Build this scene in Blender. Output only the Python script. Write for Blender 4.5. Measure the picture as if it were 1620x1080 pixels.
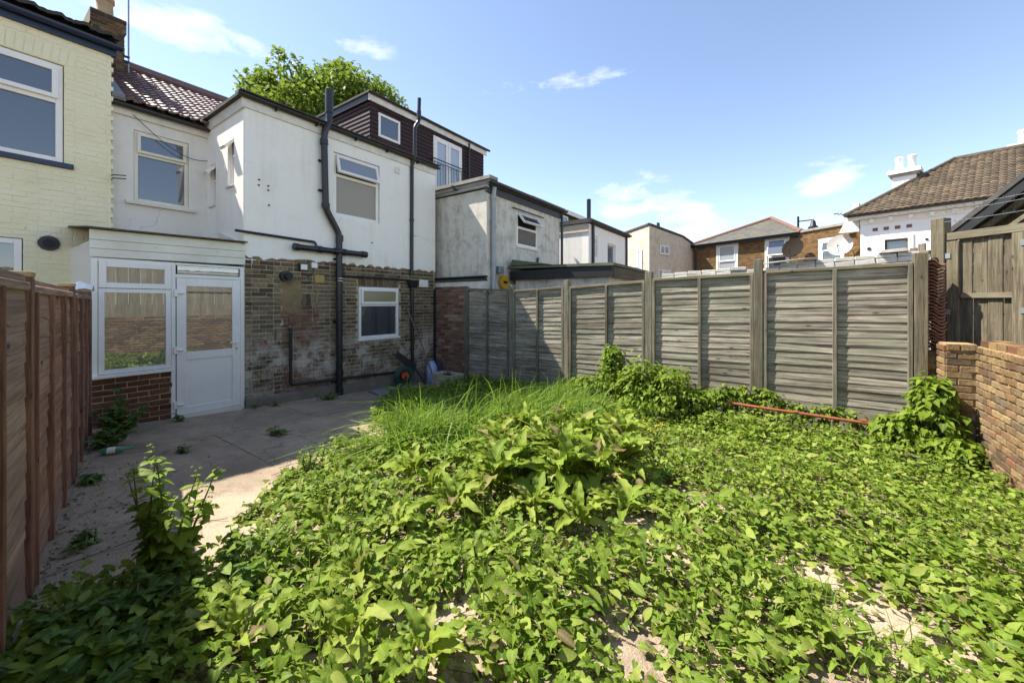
import bpy, math, random
import numpy as np
from mathutils import Matrix, Vector
R = math.radians
random.seed(7)
rng = np.random.default_rng(11)
for o in list(bpy.data.objects):
    bpy.data.objects.remove(o, do_unlink=True)
scene = bpy.context.scene
col = scene.collection

# ------------------------------------------------------------------ camera
# world: x runs along the house front, y runs towards the house, z up; the camera stands at the origin
cam_d = bpy.data.cameras.new('camera')
cam = bpy.data.objects.new('camera', cam_d)
col.objects.link(cam)
cam.location = (0, 0, 1.65)
cam.rotation_euler = (R(90), 0, -math.atan2(0.8168, 0.5770))
cam_d.sensor_width = 36
cam_d.lens = 14.0
cam_d.shift_y = -60 / 1620
cam_d.clip_start = 0.05
cam_d.clip_end = 3000
scene.camera = cam

# ------------------------------------------------------------------ light
SUN = Vector((-0.37, 1.0, 1.38)).normalized()
sun_el = math.asin(SUN.z)
sun_d = bpy.data.lights.new('sun', 'SUN')
sun_d.energy = 4.4
sun_d.angle = R(0.53)
sun_d.color = (1.0, 0.95, 0.87)
sun = bpy.data.objects.new('sun', sun_d)
sun.rotation_euler = SUN.to_track_quat('Z', 'Y').to_euler()
sun.location = (0, 0, 30)
col.objects.link(sun)

world = bpy.data.worlds.new('World')
scene.world = world
world.use_nodes = True
wn, wl = world.node_tree.nodes, world.node_tree.links
wn.clear()
sky = wn.new('ShaderNodeTexSky')
sky.sky_type = 'NISHITA'
sky.sun_disc = False
sky.sun_elevation = sun_el
sky.sun_rotation = math.atan2(SUN.x, SUN.y)
sky.air_density = 0.9
sky.dust_density = 0.15
sky.ozone_density = 2.2
bgn = wn.new('ShaderNodeBackground')
bgn.inputs['Strength'].default_value = 0.135
wout = wn.new('ShaderNodeOutputWorld')
tc = wn.new('ShaderNodeTexCoord')


def wmath(op, a, b=None, c=None):
    n = wn.new('ShaderNodeMath')
    n.operation = op
    for i, v in enumerate((a, b, c)):
        if v is None:
            continue
        if isinstance(v, (int, float)):
            n.inputs[i].default_value = v
        else:
            wl.new(v, n.inputs[i])
    return n.outputs[0]


cn = wn.new('ShaderNodeTexNoise')
cn.inputs['Scale'].default_value = 10.0
cn.inputs['Detail'].default_value = 9.0
cn.inputs['Roughness'].default_value = 0.62
cn.inputs['Distortion'].default_value = 0.25
cst = wn.new('ShaderNodeVectorMath')
cst.operation = 'MULTIPLY'
cst.inputs[1].default_value = (1.0, 1.0, 2.6)
wl.new(tc.outputs['Generated'], cst.inputs[0])
wl.new(cst.outputs[0], cn.inputs['Vector'])
# small fair-weather clouds, spread over the whole sky: (azimuth deg from +y towards +x, elevation deg, half width, half height, density)
clouds = [(15.2, 28.0, 9.0, 2.6, 1.0), (34, 31, 5, 1.6, .6), (57, 28.5, 7.5, 1.3, .72), (66.5, 29.2, 6.0, 1.3, .72),
          (70, 14.2, 4.6, 3.4, 1.0), (77.5, 10.5, 6.4, 5.0, 1.3), (93, 14.0, 4.2, 2.4, 1.0), (75, 17, 5, 1.6, .6), (96, 9.5, 6, 2.0, .7),
          (150, 25, 8, 4, .7), (195, 18, 10, 4, .8), (240, 35, 12, 5, .6), (285, 20, 9, 4, .7), (325, 15, 9, 3.5, .8), (130, 50, 12, 5, .5)]
tot = None
for az, el, hw, hh, den in clouds:
    a, e = R(az), R(el)
    d = Vector((math.sin(a) * math.cos(e), math.cos(a) * math.cos(e), math.sin(e)))
    side = Vector((math.cos(a), -math.sin(a), 0))
    up = side.cross(d)
    if up.z < 0:
        up = -up
    def dot(v):
        n = wn.new('ShaderNodeVectorMath')
        n.operation = 'DOT_PRODUCT'
        wl.new(tc.outputs['Generated'], n.inputs[0])
        n.inputs[1].default_value = v
        return n.outputs['Value']
    p = wmath('DIVIDE', dot(side), math.tan(R(hw)))
    q = wmath('DIVIDE', dot(up), math.tan(R(hh)))
    r2 = wmath('ADD', wmath('MULTIPLY', p, p), wmath('MULTIPLY', q, q))
    fall = wmath('MULTIPLY', wmath('MAXIMUM', wmath('SUBTRACT', 1.0, r2), 0.0), den)
    fall = wmath('MULTIPLY', fall, wmath('GREATER_THAN', dot(d), 0.0))
    tot = fall if tot is None else wmath('ADD', tot, fall)
cl = wmath('MAXIMUM', wmath('SUBTRACT', wmath('ADD', wmath('MULTIPLY', cn.outputs['Fac'], 1.9), wmath('MULTIPLY', wmath('MINIMUM', tot, 1.0), 0.55)), 1.18), 0.0)
cl = wmath('MULTIPLY', cl, wmath('MINIMUM', wmath('MULTIPLY', tot, 2.2), 1.0))
cl = wmath('MINIMUM', wmath('MULTIPLY', cl, 1.35), 0.62)
cmix = wn.new('ShaderNodeMix')
cmix.data_type = 'RGBA'
wl.new(cl, cmix.inputs['Factor'])
wb = wn.new('ShaderNodeMix')
wb.data_type = 'RGBA'
wb.blend_type = 'MULTIPLY'
wb.inputs['Factor'].default_value = 1.0
wl.new(sky.outputs['Color'], wb.inputs['A'])
wb.inputs['B'].default_value = (1.07, 0.935, 0.85, 1)
wl.new(wb.outputs['Result'], cmix.inputs['A'])
cmix.inputs['B'].default_value = (4.0, 4.2, 4.5, 1)
wl.new(cmix.outputs['Result'], bgn.inputs['Color'])
wl.new(bgn.outputs['Background'], wout.inputs['Surface'])

scene.view_settings.view_transform = 'Standard'
scene.view_settings.look = 'None'
scene.view_settings.exposure = 1.32
scene.view_settings.gamma = 1
scene.view_settings.use_curve_mapping = False

scene.cycles.max_bounces = 8
scene.cycles.diffuse_bounces = 4
scene.cycles.glossy_bounces = 3
scene.cycles.transmission_bounces = 3

# ------------------------------------------------------------------ materials
def lin(c):
    if isinstance(c, str):
        c = [int(c[i:i + 2], 16) / 255 for i in (0, 2, 4)]
        return tuple((v / 12.92 if v <= .04045 else ((v + .055) / 1.055) ** 2.4) for v in c)
    return tuple(c)


M = {}


class NT:
    def __init__(s, name):
        s.m = bpy.data.materials.new(name)
        s.m.use_nodes = True
        s.n, s.l = s.m.node_tree.nodes, s.m.node_tree.links
        s.b = s.n['Principled BSDF']
        M[name] = s.m

    def node(s, t, **k):
        n = s.n.new(t)
        for a, v in k.items():
            setattr(n, a, v)
        return n

    def put(s, sock, v):
        if hasattr(v, 'links') or hasattr(v, 'is_output'):
            s.l.new(v, sock)
        else:
            if sock.type == 'RGBA' and len(v) == 3:
                v = (*v, 1)
            sock.default_value = v

    def math(s, op, a, b=0.0, clamp=False):
        n = s.node('ShaderNodeMath', operation=op, use_clamp=clamp)
        s.put(n.inputs[0], a)
        s.put(n.inputs[1], b)
        return n.outputs[0]

    def vmath(s, op, a, b):
        n = s.node('ShaderNodeVectorMath', operation=op)
        s.put(n.inputs[0], a)
        s.put(n.inputs[1], b)
        return n.outputs[0]

    def noise(s, vec, scale, detail=5, rough=.55, dist=0.0):
        n = s.node('ShaderNodeTexNoise')
        n.inputs['Scale'].default_value = scale
        n.inputs['Detail'].default_value = detail
        n.inputs['Roughness'].default_value = rough
        n.inputs['Distortion'].default_value = dist
        s.l.new(vec, n.inputs['Vector'])
        return n.outputs['Fac']

    def ramp(s, fac, stops, mode='LINEAR'):
        n = s.node('ShaderNodeValToRGB')
        e = n.color_ramp.elements
        n.color_ramp.interpolation = mode
        while len(e) < len(stops):
            e.new(.5)
        for i, (p, c) in enumerate(stops):
            e[i].position = p
            e[i].color = (*lin(c), 1) if not isinstance(c, (int, float)) else (c, c, c, 1)
        s.l.new(fac, n.inputs['Fac'])
        return n.outputs['Color']

    def mix(s, fac, a, b, blend='MIX'):
        n = s.node('ShaderNodeMix', data_type='RGBA', blend_type=blend)
        s.put(n.inputs['Factor'], fac)
        s.put(n.inputs['A'], lin(a) if isinstance(a, (str, tuple)) else a)
        s.put(n.inputs['B'], lin(b) if isinstance(b, (str, tuple)) else b)
        return n.outputs['Result']

    def pos(s):
        return s.node('ShaderNodeNewGeometry').outputs['Position']

    def sep(s, v):
        n = s.node('ShaderNodeSeparateXYZ')
        s.l.new(v, n.inputs[0])
        return n.outputs

    def local(s, stretch=(1, 1, 1), rnd=True):
        t = s.node('ShaderNodeTexCoord').outputs['Object']
        if rnd:
            r = s.node('ShaderNodeObjectInfo').outputs['Random']
            k = s.node('ShaderNodeCombineXYZ')
            s.l.new(s.math('MULTIPLY', r, 37.0), k.inputs[0])
            s.l.new(s.math('MULTIPLY', r, 91.0), k.inputs[1])
            s.l.new(s.math('MULTIPLY', r, 53.0), k.inputs[2])
            t = s.vmath('ADD', t, k.outputs[0])
        return s.vmath('MULTIPLY', t, stretch)

    def rand(s):
        """one random value for each piece: object and mesh island together"""
        a = s.node('ShaderNodeObjectInfo').outputs['Random']
        b = s.node('ShaderNodeNewGeometry').outputs['Random Per Island']
        return s.math('FRACT', s.math('ADD', s.math('MULTIPLY', a, 7.31), b))

    def bump(s, h, strength=.3, dist=.01):
        n = s.node('ShaderNodeBump')
        n.inputs['Strength'].default_value = strength
        n.inputs['Distance'].default_value = dist
        s.l.new(h, n.inputs['Height'])
        s.l.new(n.outputs['Normal'], s.b.inputs['Normal'])
        return n

    def done(s, color=None, rough=.7, metal=0.0, spec=None):
        if color is not None:
            s.put(s.b.inputs['Base Color'], lin(color) if isinstance(color, (str, tuple)) else color)
        s.put(s.b.inputs['Roughness'], rough)
        s.b.inputs['Metallic'].default_value = metal
        if spec is not None:
            s.b.inputs['Specular IOR Level'].default_value = spec
        return s.m


def plain(name, c1, c2=None, scale=6, rough=.6, bump=.0, bscale=60, metal=0.0, spec=None, dist=.004):
    t = NT(name)
    p = t.pos()
    c = lin(c1)
    if c2 is not None:
        c = t.ramp(t.noise(p, scale, 6, .6), [(.3, c1), (.7, c2)])
    if bump:
        t.bump(t.noise(p, bscale, 5, .6), bump, dist)
    return t.done(c, rough, metal, spec)


def render_mat(name, base, stain, dark, amount=.5, rough=.85, mott=(.56, .74)):
    """painted render: trowel bumps, rain streaks running down, blotches"""
    t = NT(name)
    p = t.pos()
    streak = t.noise(t.vmath('MULTIPLY', p, (7.0, 7.0, .45)), 1.0, 6, .62)
    blot = t.noise(p, 1.3, 7, .62)
    f = t.math('MULTIPLY', streak, blot)
    c = t.ramp(f, [(.12, base), (.27, base), (.5, stain)])
    c = t.mix(t.math('MULTIPLY', t.ramp(t.noise(p, 3.3, 9, .72), [(mott[0], 0.0), (mott[1], 1.0)]), amount), c, dark)
    spk = t.ramp(t.noise(p, 34, 3, .5), [(.72, 0.0), (.76, 1.0)])
    c = t.mix(t.math('MULTIPLY', spk, amount * .8), c, dark)
    vc = t.node('ShaderNodeTexVoronoi', feature='DISTANCE_TO_EDGE')
    vc.inputs['Scale'].default_value = 1.1
    wv_ = t.node('ShaderNodeTexNoise')
    wv_.inputs['Scale'].default_value = 3.0
    wv_.inputs['Detail'].default_value = 6
    t.l.new(p, wv_.inputs['Vector'])
    t.l.new(t.vmath('ADD', p, t.vmath('MULTIPLY', wv_.outputs['Color'], (.5, .5, .5))), vc.inputs['Vector'])
    crk = t.math('MULTIPLY', t.ramp(vc.outputs['Distance'], [(.002, 1.0), (.007, 0.0)]), t.ramp(t.noise(p, .8, 3), [(.52, 0.0), (.60, 1.0)]))
    c = t.mix(t.math('MULTIPLY', crk, .45), c, dark)
    h = t.math('ADD', t.noise(p, 9, 6, .6), t.math('MULTIPLY', t.noise(p, 90, 4, .6), .35))
    t.bump(h, .35, .012)
    return t.done(c, rough, 0, .25)


render_mat('white_render', 'F3EEE4', 'E4DED2', '958E84', .14)
render_mat('offwhite_render', 'E4DFD6', 'D2CDC4', '908C86', .18)
render_mat('grey_render', 'D6CFC0', '948C7A', '645D50', .62, mott=(.47, .72))
render_mat('beige_render', 'CBBBA5', 'A09280', '776D60', .5, mott=(.49, .74))
render_mat('villa_render', 'ECEAE6', 'E4E1DA', 'B0ABA2', .02)


def brick_mat(name, stops, wash=0.0, washcol='C9C2B4', grime=.35, patch=None, bumps=.5, fleck=.55):
    t = NT(name)
    p = t.pos()
    r = t.rand()
    c = t.ramp(r, stops, 'LINEAR')
    fine = t.noise(p, 42, 6, .65)
    c = t.mix(t.math('MULTIPLY', t.ramp(fine, [(.38, 1.0), (.6, 0.0)]), fleck), c, (.035, .027, .02))
    c = t.mix(t.math('MULTIPLY', t.ramp(t.noise(p, 2.2, 5, .6), [(.4, 0.0), (.7, 1.0)]), grime), c, (.05, .042, .034))
    if patch:
        c = patch(t, p, c)
    if wash:
        z = t.sep(p)[2]
        m = t.ramp(t.noise(p, 2.8, 12, .78), [(.45, 0.0), (.55, 1.0)])
        low = t.ramp(t.math('MULTIPLY', z, .5), [(.02, .35), (.30, 1.0), (.46, .55), (.62, 0.0)])
        c = t.mix(t.math('MULTIPLY', t.math('MULTIPLY', m, low), wash), c, washcol)
    h = t.math('ADD', t.noise(p, 60, 5, .7), t.noise(p, 14, 3, .6))
    t.bump(h, bumps, .006)
    return t.done(c, .9, 0, .15)


stock = [(0, '564A40'), (.2, '746452'), (.4, '938068'), (.6, '7A6A58'), (.74, 'A38E6E'), (.84, '5E5046'), (.92, '806250'), (1, 'A89478')]


def house_patch(t, p, c):
    # the bricked-up doorway: redder infill, a rough cement patch round the flue
    s = t.sep(p)
    wob = t.math('MULTIPLY', t.math('SUBTRACT', t.noise(p, 5, 4, .6), .5), .25)
    x = t.math('ADD', s[0], wob)
    def rect(x0, x1, z0, z1):
        a = t.math('MULTIPLY', t.math('GREATER_THAN', x, x0), t.math('LESS_THAN', x, x1))
        zz = t.math('ADD', s[2], wob)
        b = t.math('MULTIPLY', t.math('GREATER_THAN', zz, z0), t.math('LESS_THAN', zz, z1))
        return t.math('MULTIPLY', a, b)
    red = rect(3.32, 3.98, -.3, 1.55)
    c = t.mix(t.math('MULTIPLY', red, .45), c, '7E5444')
    cem = rect(3.30, 3.66, 1.45, 2.08)
    c = t.mix(t.math('MULTIPLY', t.math('MULTIPLY', cem, t.noise(p, 9, 6, .7)), 1.0), c, '8C7A5C')
    spot = t.ramp(t.noise(p, 11, 4, .6), [(.66, 0.0), (.70, 1.0)])
    c = t.mix(t.math('MULTIPLY', t.math('MULTIPLY', spot, rect(3.0, 4.1, .5, 1.5)), .85), c, 'D5D0C8')
    foot = rect(2.0, 7.2, -.5, .12)
    return t.mix(t.math('MULTIPLY', foot, .7), c, '6E5A48')


brick_mat('house_brick', stock, .85, 'C6C0AE', .3, house_patch)
brick_mat('house_mortar', [(0, 'BCAC8C'), (1, 'CABA9A')], .9, 'D6D0C0', .2, house_patch, .8, .25)
brick_mat('red_brick', [(0, '704C3E'), (.3, '8A6250'), (.6, '9C7662'), (.8, '7A5A4A'), (1, 'B89A82')], 0, grime=.15, fleck=.4)
brick_mat('red_mortar', [(0, '8E7E6A'), (1, '9A8A74')], 0, grime=.2, fleck=.3)
brick_mat('porch_brick', [(0, '5A3A2E'), (.4, '704838'), (.7, '805642'), (1, '624234')], 0, grime=.2)
brick_mat('porch_mortar', [(0, 'BEA276'), (1, 'CAAE82')], 0, grime=.1, fleck=.2)
brick_mat('wall_brick', [(0, '684A38'), (.12, '9C8058'), (.3, '846846'), (.42, '5E4C3C'), (.55, 'A4885C'), (.66, '80503A'), (.74, '8C704A'), (.86, '685440'), (1, 'A88C62')], .12, 'C8BCA0', grime=.2)
brick_mat('wall_mortar', [(0, 'B4966A'), (1, 'C0A276')], 0, grime=.2, fleck=.3)
brick_mat('chimney_brick', [(0, '4C3D30'), (.5, '6E5640'), (1, '866A4C')], 0, grime=.25, fleck=.4)
brick_mat('yellow_stock', [(0, '80623E'), (.3, '94744C'), (.6, '70563A'), (.85, 'A08056'), (1, '664C34')], 0, grime=.2)
brick_mat('white_brick', [(0, 'D6D0C2'), (.5, 'E6E1D4'), (1, 'C4BCAC')], 0, grime=.08, fleck=.15)
brick_mat('white_mortar', [(0, 'A39C8C'), (1, 'B0A898')], 0, grime=.1, fleck=.2)
brick_mat('dark_mortar', [(0, '857660'), (1, '8F7F68')], 0, grime=.2, fleck=.3)
brick_mat('yellow_mortar', [(0, '9A8257'), (1, 'A68D60')], 0)

# cream paint over brick
t = NT('cream_paint')
p = t.pos()
c = t.ramp(t.noise(p, 2.4, 7, .62), [(.3, 'F1E9CB'), (.6, 'EBE2BE'), (.8, 'DFD6B4')])
c = t.mix(t.math('MULTIPLY', t.ramp(t.noise(t.vmath('MULTIPLY', p, (3, 3, 9)), 2.2, 8, .7), [(.60, 0.0), (.74, 1.0)]), .45), c, '8F8668')
lowg = t.ramp(t.math('MULTIPLY', t.sep(p)[2], .3), [(.45, 1.0), (.95, 0.0)])
c = t.mix(t.math('MULTIPLY', t.math('MULTIPLY', t.noise(p, 5, 6, .6), lowg), .5), c, 'B9BD8C')
t.bump(t.math('ADD', t.noise(p, 30, 6, .65), t.noise(p, 110, 3, .5)), .5, .008)
t.done(c, .75, 0, .3)


def wood(name, stops, dark, dark_amt=.5, green=None, rough=.85, along=0, big_amt=.28):
    t = NT(name)
    st = [9.0, 9.0, 9.0]
    st[along] = .8
    v = t.local(tuple(st))
    g = t.noise(v, 2.2, 8, .68, .6)
    c = t.ramp(g, stops)
    st2 = [26.0, 26.0, 26.0]
    st2[along] = .9
    fine = t.noise(t.local(tuple(st2)), 2.4, 5, .7)
    c = t.mix(t.math('MULTIPLY', t.ramp(fine, [(.40, 1.0), (.56, 0.0)]), dark_amt), c, dark)
    r = t.rand()
    c = t.mix(t.math('MULTIPLY', r, .45), c, dark)
    if green:
        gm = t.ramp(t.noise(t.pos(), 1.6, 6, .6), [(.42, 0.0), (.68, 1.0)])
        c = t.mix(t.math('MULTIPLY', gm, .5), c, green)
    big = t.ramp(t.noise(t.vmath('MULTIPLY', t.pos(), (1, 1, 2.2)), 1.1, 7, .68), [(.42, 0.0), (.66, 1.0)])
    c = t.mix(t.math('MULTIPLY', big, big_amt), c, dark)
    # knots
    vo = t.node('ShaderNodeTexVoronoi')
    vo.inputs['Scale'].default_value = 8.0
    st3 = [1.0, 1.0, 1.0]
    st3[along] = .55
    t.l.new(t.local(tuple(st3)), vo.inputs['Vector'])
    k = t.ramp(vo.outputs['Distance'], [(.07, 1.0), (.13, 0.0)])
    c = t.mix(t.math('MULTIPLY', k, .75), c, (.035, .027, .02))
    t.bump(t.math('ADD', fine, t.math('MULTIPLY', g, .6)), .55, .006)
    return t.done(c, rough, 0, .2)


wood('fence_wood', [(.28, '8A7E6E'), (.42, 'ABA08E'), (.52, 'C6BBA8'), (.60, 'B2A796'), (.74, '857A6A')], '463D32', .85, '98987F', big_amt=.45)
wood('fence_post_wood', [(.30, '6E6452'), (.5, '938875'), (.70, 'A89C86')], '40392E', .65, '7E8470', along=2)
wood('red_fence_wood', [(.30, '8C6350'), (.5, 'B88A70'), (.70, 'CCA88E')], '52392C', .55, 'A89282')
wood('grey_fence_wood', [(.30, '9A7C68'), (.5, 'C0A088'), (.70, 'B09078')], '5C4A3E', .55)
wood('red_post_wood', [(.30, '7A5746'), (.5, 'A07660'), (.70, 'B49078')], '46332A', .5, along=2)
wood('gate_wood', [(.28, '5E5342'), (.5, '7F735E'), (.72, '958973')], '362F25', .65, '6C6C54', along=2)
wood('gate_rail_wood', [(.28, '6E6350'), (.5, '91856F'), (.72, 'A89C86')], '453D2F', .55, '7C7C66')
wood('pale_wood', [(.3, 'B49A6C'), (.7, 'C9B186')], '8A7350', .4)
wood('rear_fence_wood', [(.25, '8A8066'), (.5, 'A89C7E'), (.75, 'B8AB8C')], '5A5140', .5, along=2)
wood('stick_wood', [(.3, '7A6F5C'), (.7, 'A0937C')], '4A4236', .4, along=2)
wood('shed_wood', [(.3, '5C5140'), (.7, '857A62')], '3A3226', .5)

plain('upvc', 'F1EDE5', 'E6E1D8', 3.0, .35, .06, 8)
plain('upvc_cream', 'E6E0CE', 'D2CCB8', 3.0, .4, .06, 8)
plain('white_fascia', 'E6E1D6', 'CCC6B8', 5, .5, .15, 30)
plain('black_plastic', '1A1C1E', '2A2B2C', 4, .38, .05, 20)
plain('dark_gutter', '1E2022', '2E2D2B', 5, .5, .2, 30)
plain('navy_paint', '1B2A44', '22304A', 5, .4, .1, 30)
plain('felt', '3A3835', '55524B', 3, .95, .5, 120)
plain('green_felt', '4C5440', '6A6E58', 3, .95, .5, 120)
plain('lead', '6C6F72', '85878A', 3, .6, .2, 20)
plain('concrete_edge', 'A39E92', '7E7A70', 4, .9, .5, 50)
plain('iron', '17181A', None, rough=.5)
plain('steel', '9A9C9E', '7E8082', 8, .35, .05, 20, .8)
plain('galvanised', 'A3A6A6', '8A8D8D', 8, .5, .1, 20, .6)
plain('dish_grey', 'B9B4AA', 'A6A198', 4, .55)
plain('dark_mesh', '3A352E', '28241F', 30, 1.0, spec=0.0)
plain('patch_cement', '95815C', '746346', 7, .95, .8, 40)
plain('alarm_yellow', 'D9A51E', 'C8971A', 4, .4)
plain('grey_pipe', 'A9ABAB', '959797', 4, .5, .05, 20)
plain('orange_pipe', '9A5630', '7C4628', 9, .55, .1, 40)
plain('terracotta', '8E6250', '6E4A3C', 7, .85, .3, 40)
plain('pot_clay', 'B79A74', 'A08562', 6, .8, .2, 40)
plain('sink_glaze', 'CFC6B0', 'A69C84', 6, .35, .1, 20)
plain('jug_blue', 'AFC0E2', '9BAED4', 5, .4)
plain('jug_dark', '1E3478', None, rough=.4)
plain('hose_green', '1E4030', '2A5240', 9, .45)
plain('red_plastic', 'C4441E', 'A83A1A', 5, .45)
plain('dark_rubber', '1C1C1E', '2B2A29', 9, .7)
plain('bottle_green', '3F7A52', '5F9A70', 9, .15)
plain('pond', '2E3A1E', '46552C', 14, .3)
plain('cement', '847B6C', '6C6457', 5, .95, .5, 60)
plain('stone_slab', '8E8A82', '767168', 4, .9, .5, 60)
plain('sand_plate', 'B79A5E', 'A0864E', 6, .8, .2, 40)
plain('earth', '5A4A36', '7A6850', 2.2, .98, .8, 30, dist=.02)
plain('street_ground', '6A6862', '565550', .6, .95, .4, 20)
plain('ridge_tile', '82594C', '6C5046', 5, .8, .3, 30)
plain('cable', '26282A', None, rough=.6)
plain('purple_cladding', '3A2B2C', '463536', 9, .75, .12, 40, spec=.2)
plain('curtain', 'CBCAC4', 'B4B6B4', 14, .9)
plain('dark_room', '1A1B1D', None, rough=.9)
plain('gold_flower', 'E8B80E', None, rough=.6)

# roof tiles (interlocking, slightly glossy), slates
for nm, a, b, c_, rg in (('plum_tile', '725652', '604A48', '866862', .42), ('brown_tile', '655543', '4E4233', '7A6850', .65)):
    t = NT(nm)
    p = t.pos()
    c = t.ramp(t.rand(), [(0, a), (.5, b), (1, c_)])
    c = t.mix(t.math('MULTIPLY', t.ramp(t.noise(p, 6, 7, .7), [(.5, 0.0), (.72, 1.0)]), .5), c, '8A7F5E' if nm == 'brown_tile' else '4A3030')
    t.bump(t.noise(p, 80, 4, .6), .2, .004)
    t.done(c, rg, 0, .5)
t = NT('slate')
p = t.pos()
c = t.ramp(t.rand(), [(0, '5C5A56'), (.4, '6F6A60'), (.7, '67685E'), (1, '7C7258')])
t.bump(t.noise(p, 30, 4, .6), .2, .004)
t.done(c, .6, 0, .4)

# glass: a dark room behind a reflecting pane
def glass(name, base, gl=.25, rough=.02):
    t = NT(name)
    t.done(base, .5)
    g = t.node('ShaderNodeBsdfGlossy')
    g.inputs['Roughness'].default_value = rough
    g.inputs['Color'].default_value = (.95, .97, 1, 1)
    fr = t.node('ShaderNodeFresnel')
    fr.inputs['IOR'].default_value = 1.5
    n = t.node('ShaderNodeBump')
    n.inputs['Strength'].default_value = .012
    n.inputs['Distance'].default_value = .01
    t.l.new(t.noise(t.pos(), 1.2, 1), n.inputs['Height'])
    t.l.new(n.outputs[0], g.inputs['Normal'])
    mx = t.node('ShaderNodeMixShader')
    t.l.new(t.math('ADD', fr.outputs[0], gl, True), mx.inputs[0])
    t.l.new(t.b.outputs[0], mx.inputs[1])
    t.l.new(g.outputs[0], mx.inputs[2])
    t.l.new(mx.outputs[0], t.n['Material Output'].inputs['Surface'])


glass('glass', (.020, .026, .034), .08)
glass('glass_clear', (.12, .12, .105), .19, .004)
glass('glass_frosted', '8A7C62', .02, .35)
glass('glass_frosted_grey', '7D828A', .05, .3)
glass('glass_curtain', '99A0A4', .12, .03)
glass('glass_brown', '8C7C50', .05, .3)

# concrete yard
t = NT('concrete')
p = t.pos()
c = t.ramp(t.noise(p, 1.1, 9, .66), [(.28, '978470'), (.5, 'AE9980'), (.72, 'BCA68A')])
c = t.mix(t.math('MULTIPLY', t.ramp(t.noise(p, 3.7, 8, .7), [(.52, 0.0), (.7, 1.0)]), .55), c, '6E675A')
agg = t.node('ShaderNodeTexVoronoi')
agg.inputs['Scale'].default_value = 95
t.l.new(p, agg.inputs['Vector'])
c = t.mix(t.math('MULTIPLY', t.ramp(agg.outputs['Distance'], [(.1, 1.0), (.35, 0.0)]), .28), c, '7A7062')
sp = t.ramp(t.noise(p, 23, 3, .5), [(.71, 0.0), (.735, 1.0)])
c = t.mix(t.math('MULTIPLY', sp, .6), c, 'D8D2C4')
c = t.mix(t.math('MULTIPLY', t.ramp(t.noise(p, .75, 8, .72, .6), [(.44, 0.0), (.62, 1.0)]), .45), c, '665C4E')
vc = t.node('ShaderNodeTexVoronoi', feature='DISTANCE_TO_EDGE')
vc.inputs['Scale'].default_value = .75
wv_ = t.node('ShaderNodeTexNoise')
wv_.inputs['Scale'].default_value = 3.5
wv_.inputs['Detail'].default_value = 7
t.l.new(p, wv_.inputs['Vector'])
t.l.new(t.vmath('ADD', p, t.vmath('MULTIPLY', wv_.outputs['Color'], (.45, .45, .45))), vc.inputs['Vector'])
crk = t.ramp(vc.outputs['Distance'], [(.003, 1.0), (.009, 0.0)])
c = t.mix(t.math('MULTIPLY', crk, .38), c, '3A342B')
c = t.mix(t.math('MULTIPLY', t.ramp(t.noise(p, 5.5, 6, .7), [(.62, 0.0), (.68, 1.0)]), .35), c, 'C4B9A6')
t.bump(t.math('ADD', t.math('MULTIPLY', agg.outputs['Distance'], .6), t.noise(p, 12, 7, .65)), .6, .012)
t.done(c, .93, 0, .2)


def leaf_mat(name, stops, trans=.32, rough=.5, vein=False):
    t = NT(name)
    at = t.node('ShaderNodeAttribute', attribute_name='tint')
    r = t.math('FRACT', t.math('ADD', at.outputs['Fac'], t.math('MULTIPLY', t.node('ShaderNodeObjectInfo').outputs['Random'], 3.7)))
    c = t.ramp(r, stops)
    c = t.mix(t.math('MULTIPLY', t.ramp(t.noise(t.pos(), 28, 4, .6), [(.45, 0.0), (.75, 1.0)]), .3), c, (.08, .13, .02))
    ac = t.math('ABSOLUTE', t.node('ShaderNodeAttribute', attribute_name='across').outputs['Fac'])
    al_ = t.node('ShaderNodeAttribute', attribute_name='along').outputs['Fac']
    ribm = t.ramp(ac, [(.03, 1.0), (.11, 0.0)])
    sv_ = t.math('SINE', t.math('MULTIPLY', t.math('SUBTRACT', al_, t.math('MULTIPLY', ac, .55)), 52.0))
    vein_ = t.math('MAXIMUM', ribm, t.math('MULTIPLY', t.ramp(sv_, [(.80, 0.0), (1.0, 1.0)]), .55))
    c = t.mix(t.math('MULTIPLY', vein_, .45), c, (.30, .36, .12))
    brn = t.ramp(t.noise(t.pos(), 46, 3, .55), [(.70, 0.0), (.75, 1.0)])
    c = t.mix(t.math('MULTIPLY', brn, .55), c, (.16, .11, .04))
    t.bump(t.noise(t.pos(), 75, 4, .65), .5, .004)
    t.done(c, rough, 0, .12)
    tr = t.node('ShaderNodeBsdfTranslucent')
    t.l.new(t.mix(.5, c, (.30, .42, .04)), tr.inputs['Color'])
    mx = t.node('ShaderNodeMixShader')
    mx.inputs[0].default_value = trans
    t.l.new(t.b.outputs[0], mx.inputs[1])
    t.l.new(tr.outputs[0], mx.inputs[2])
    t.l.new(mx.outputs[0], t.n['Material Output'].inputs['Surface'])


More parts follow.
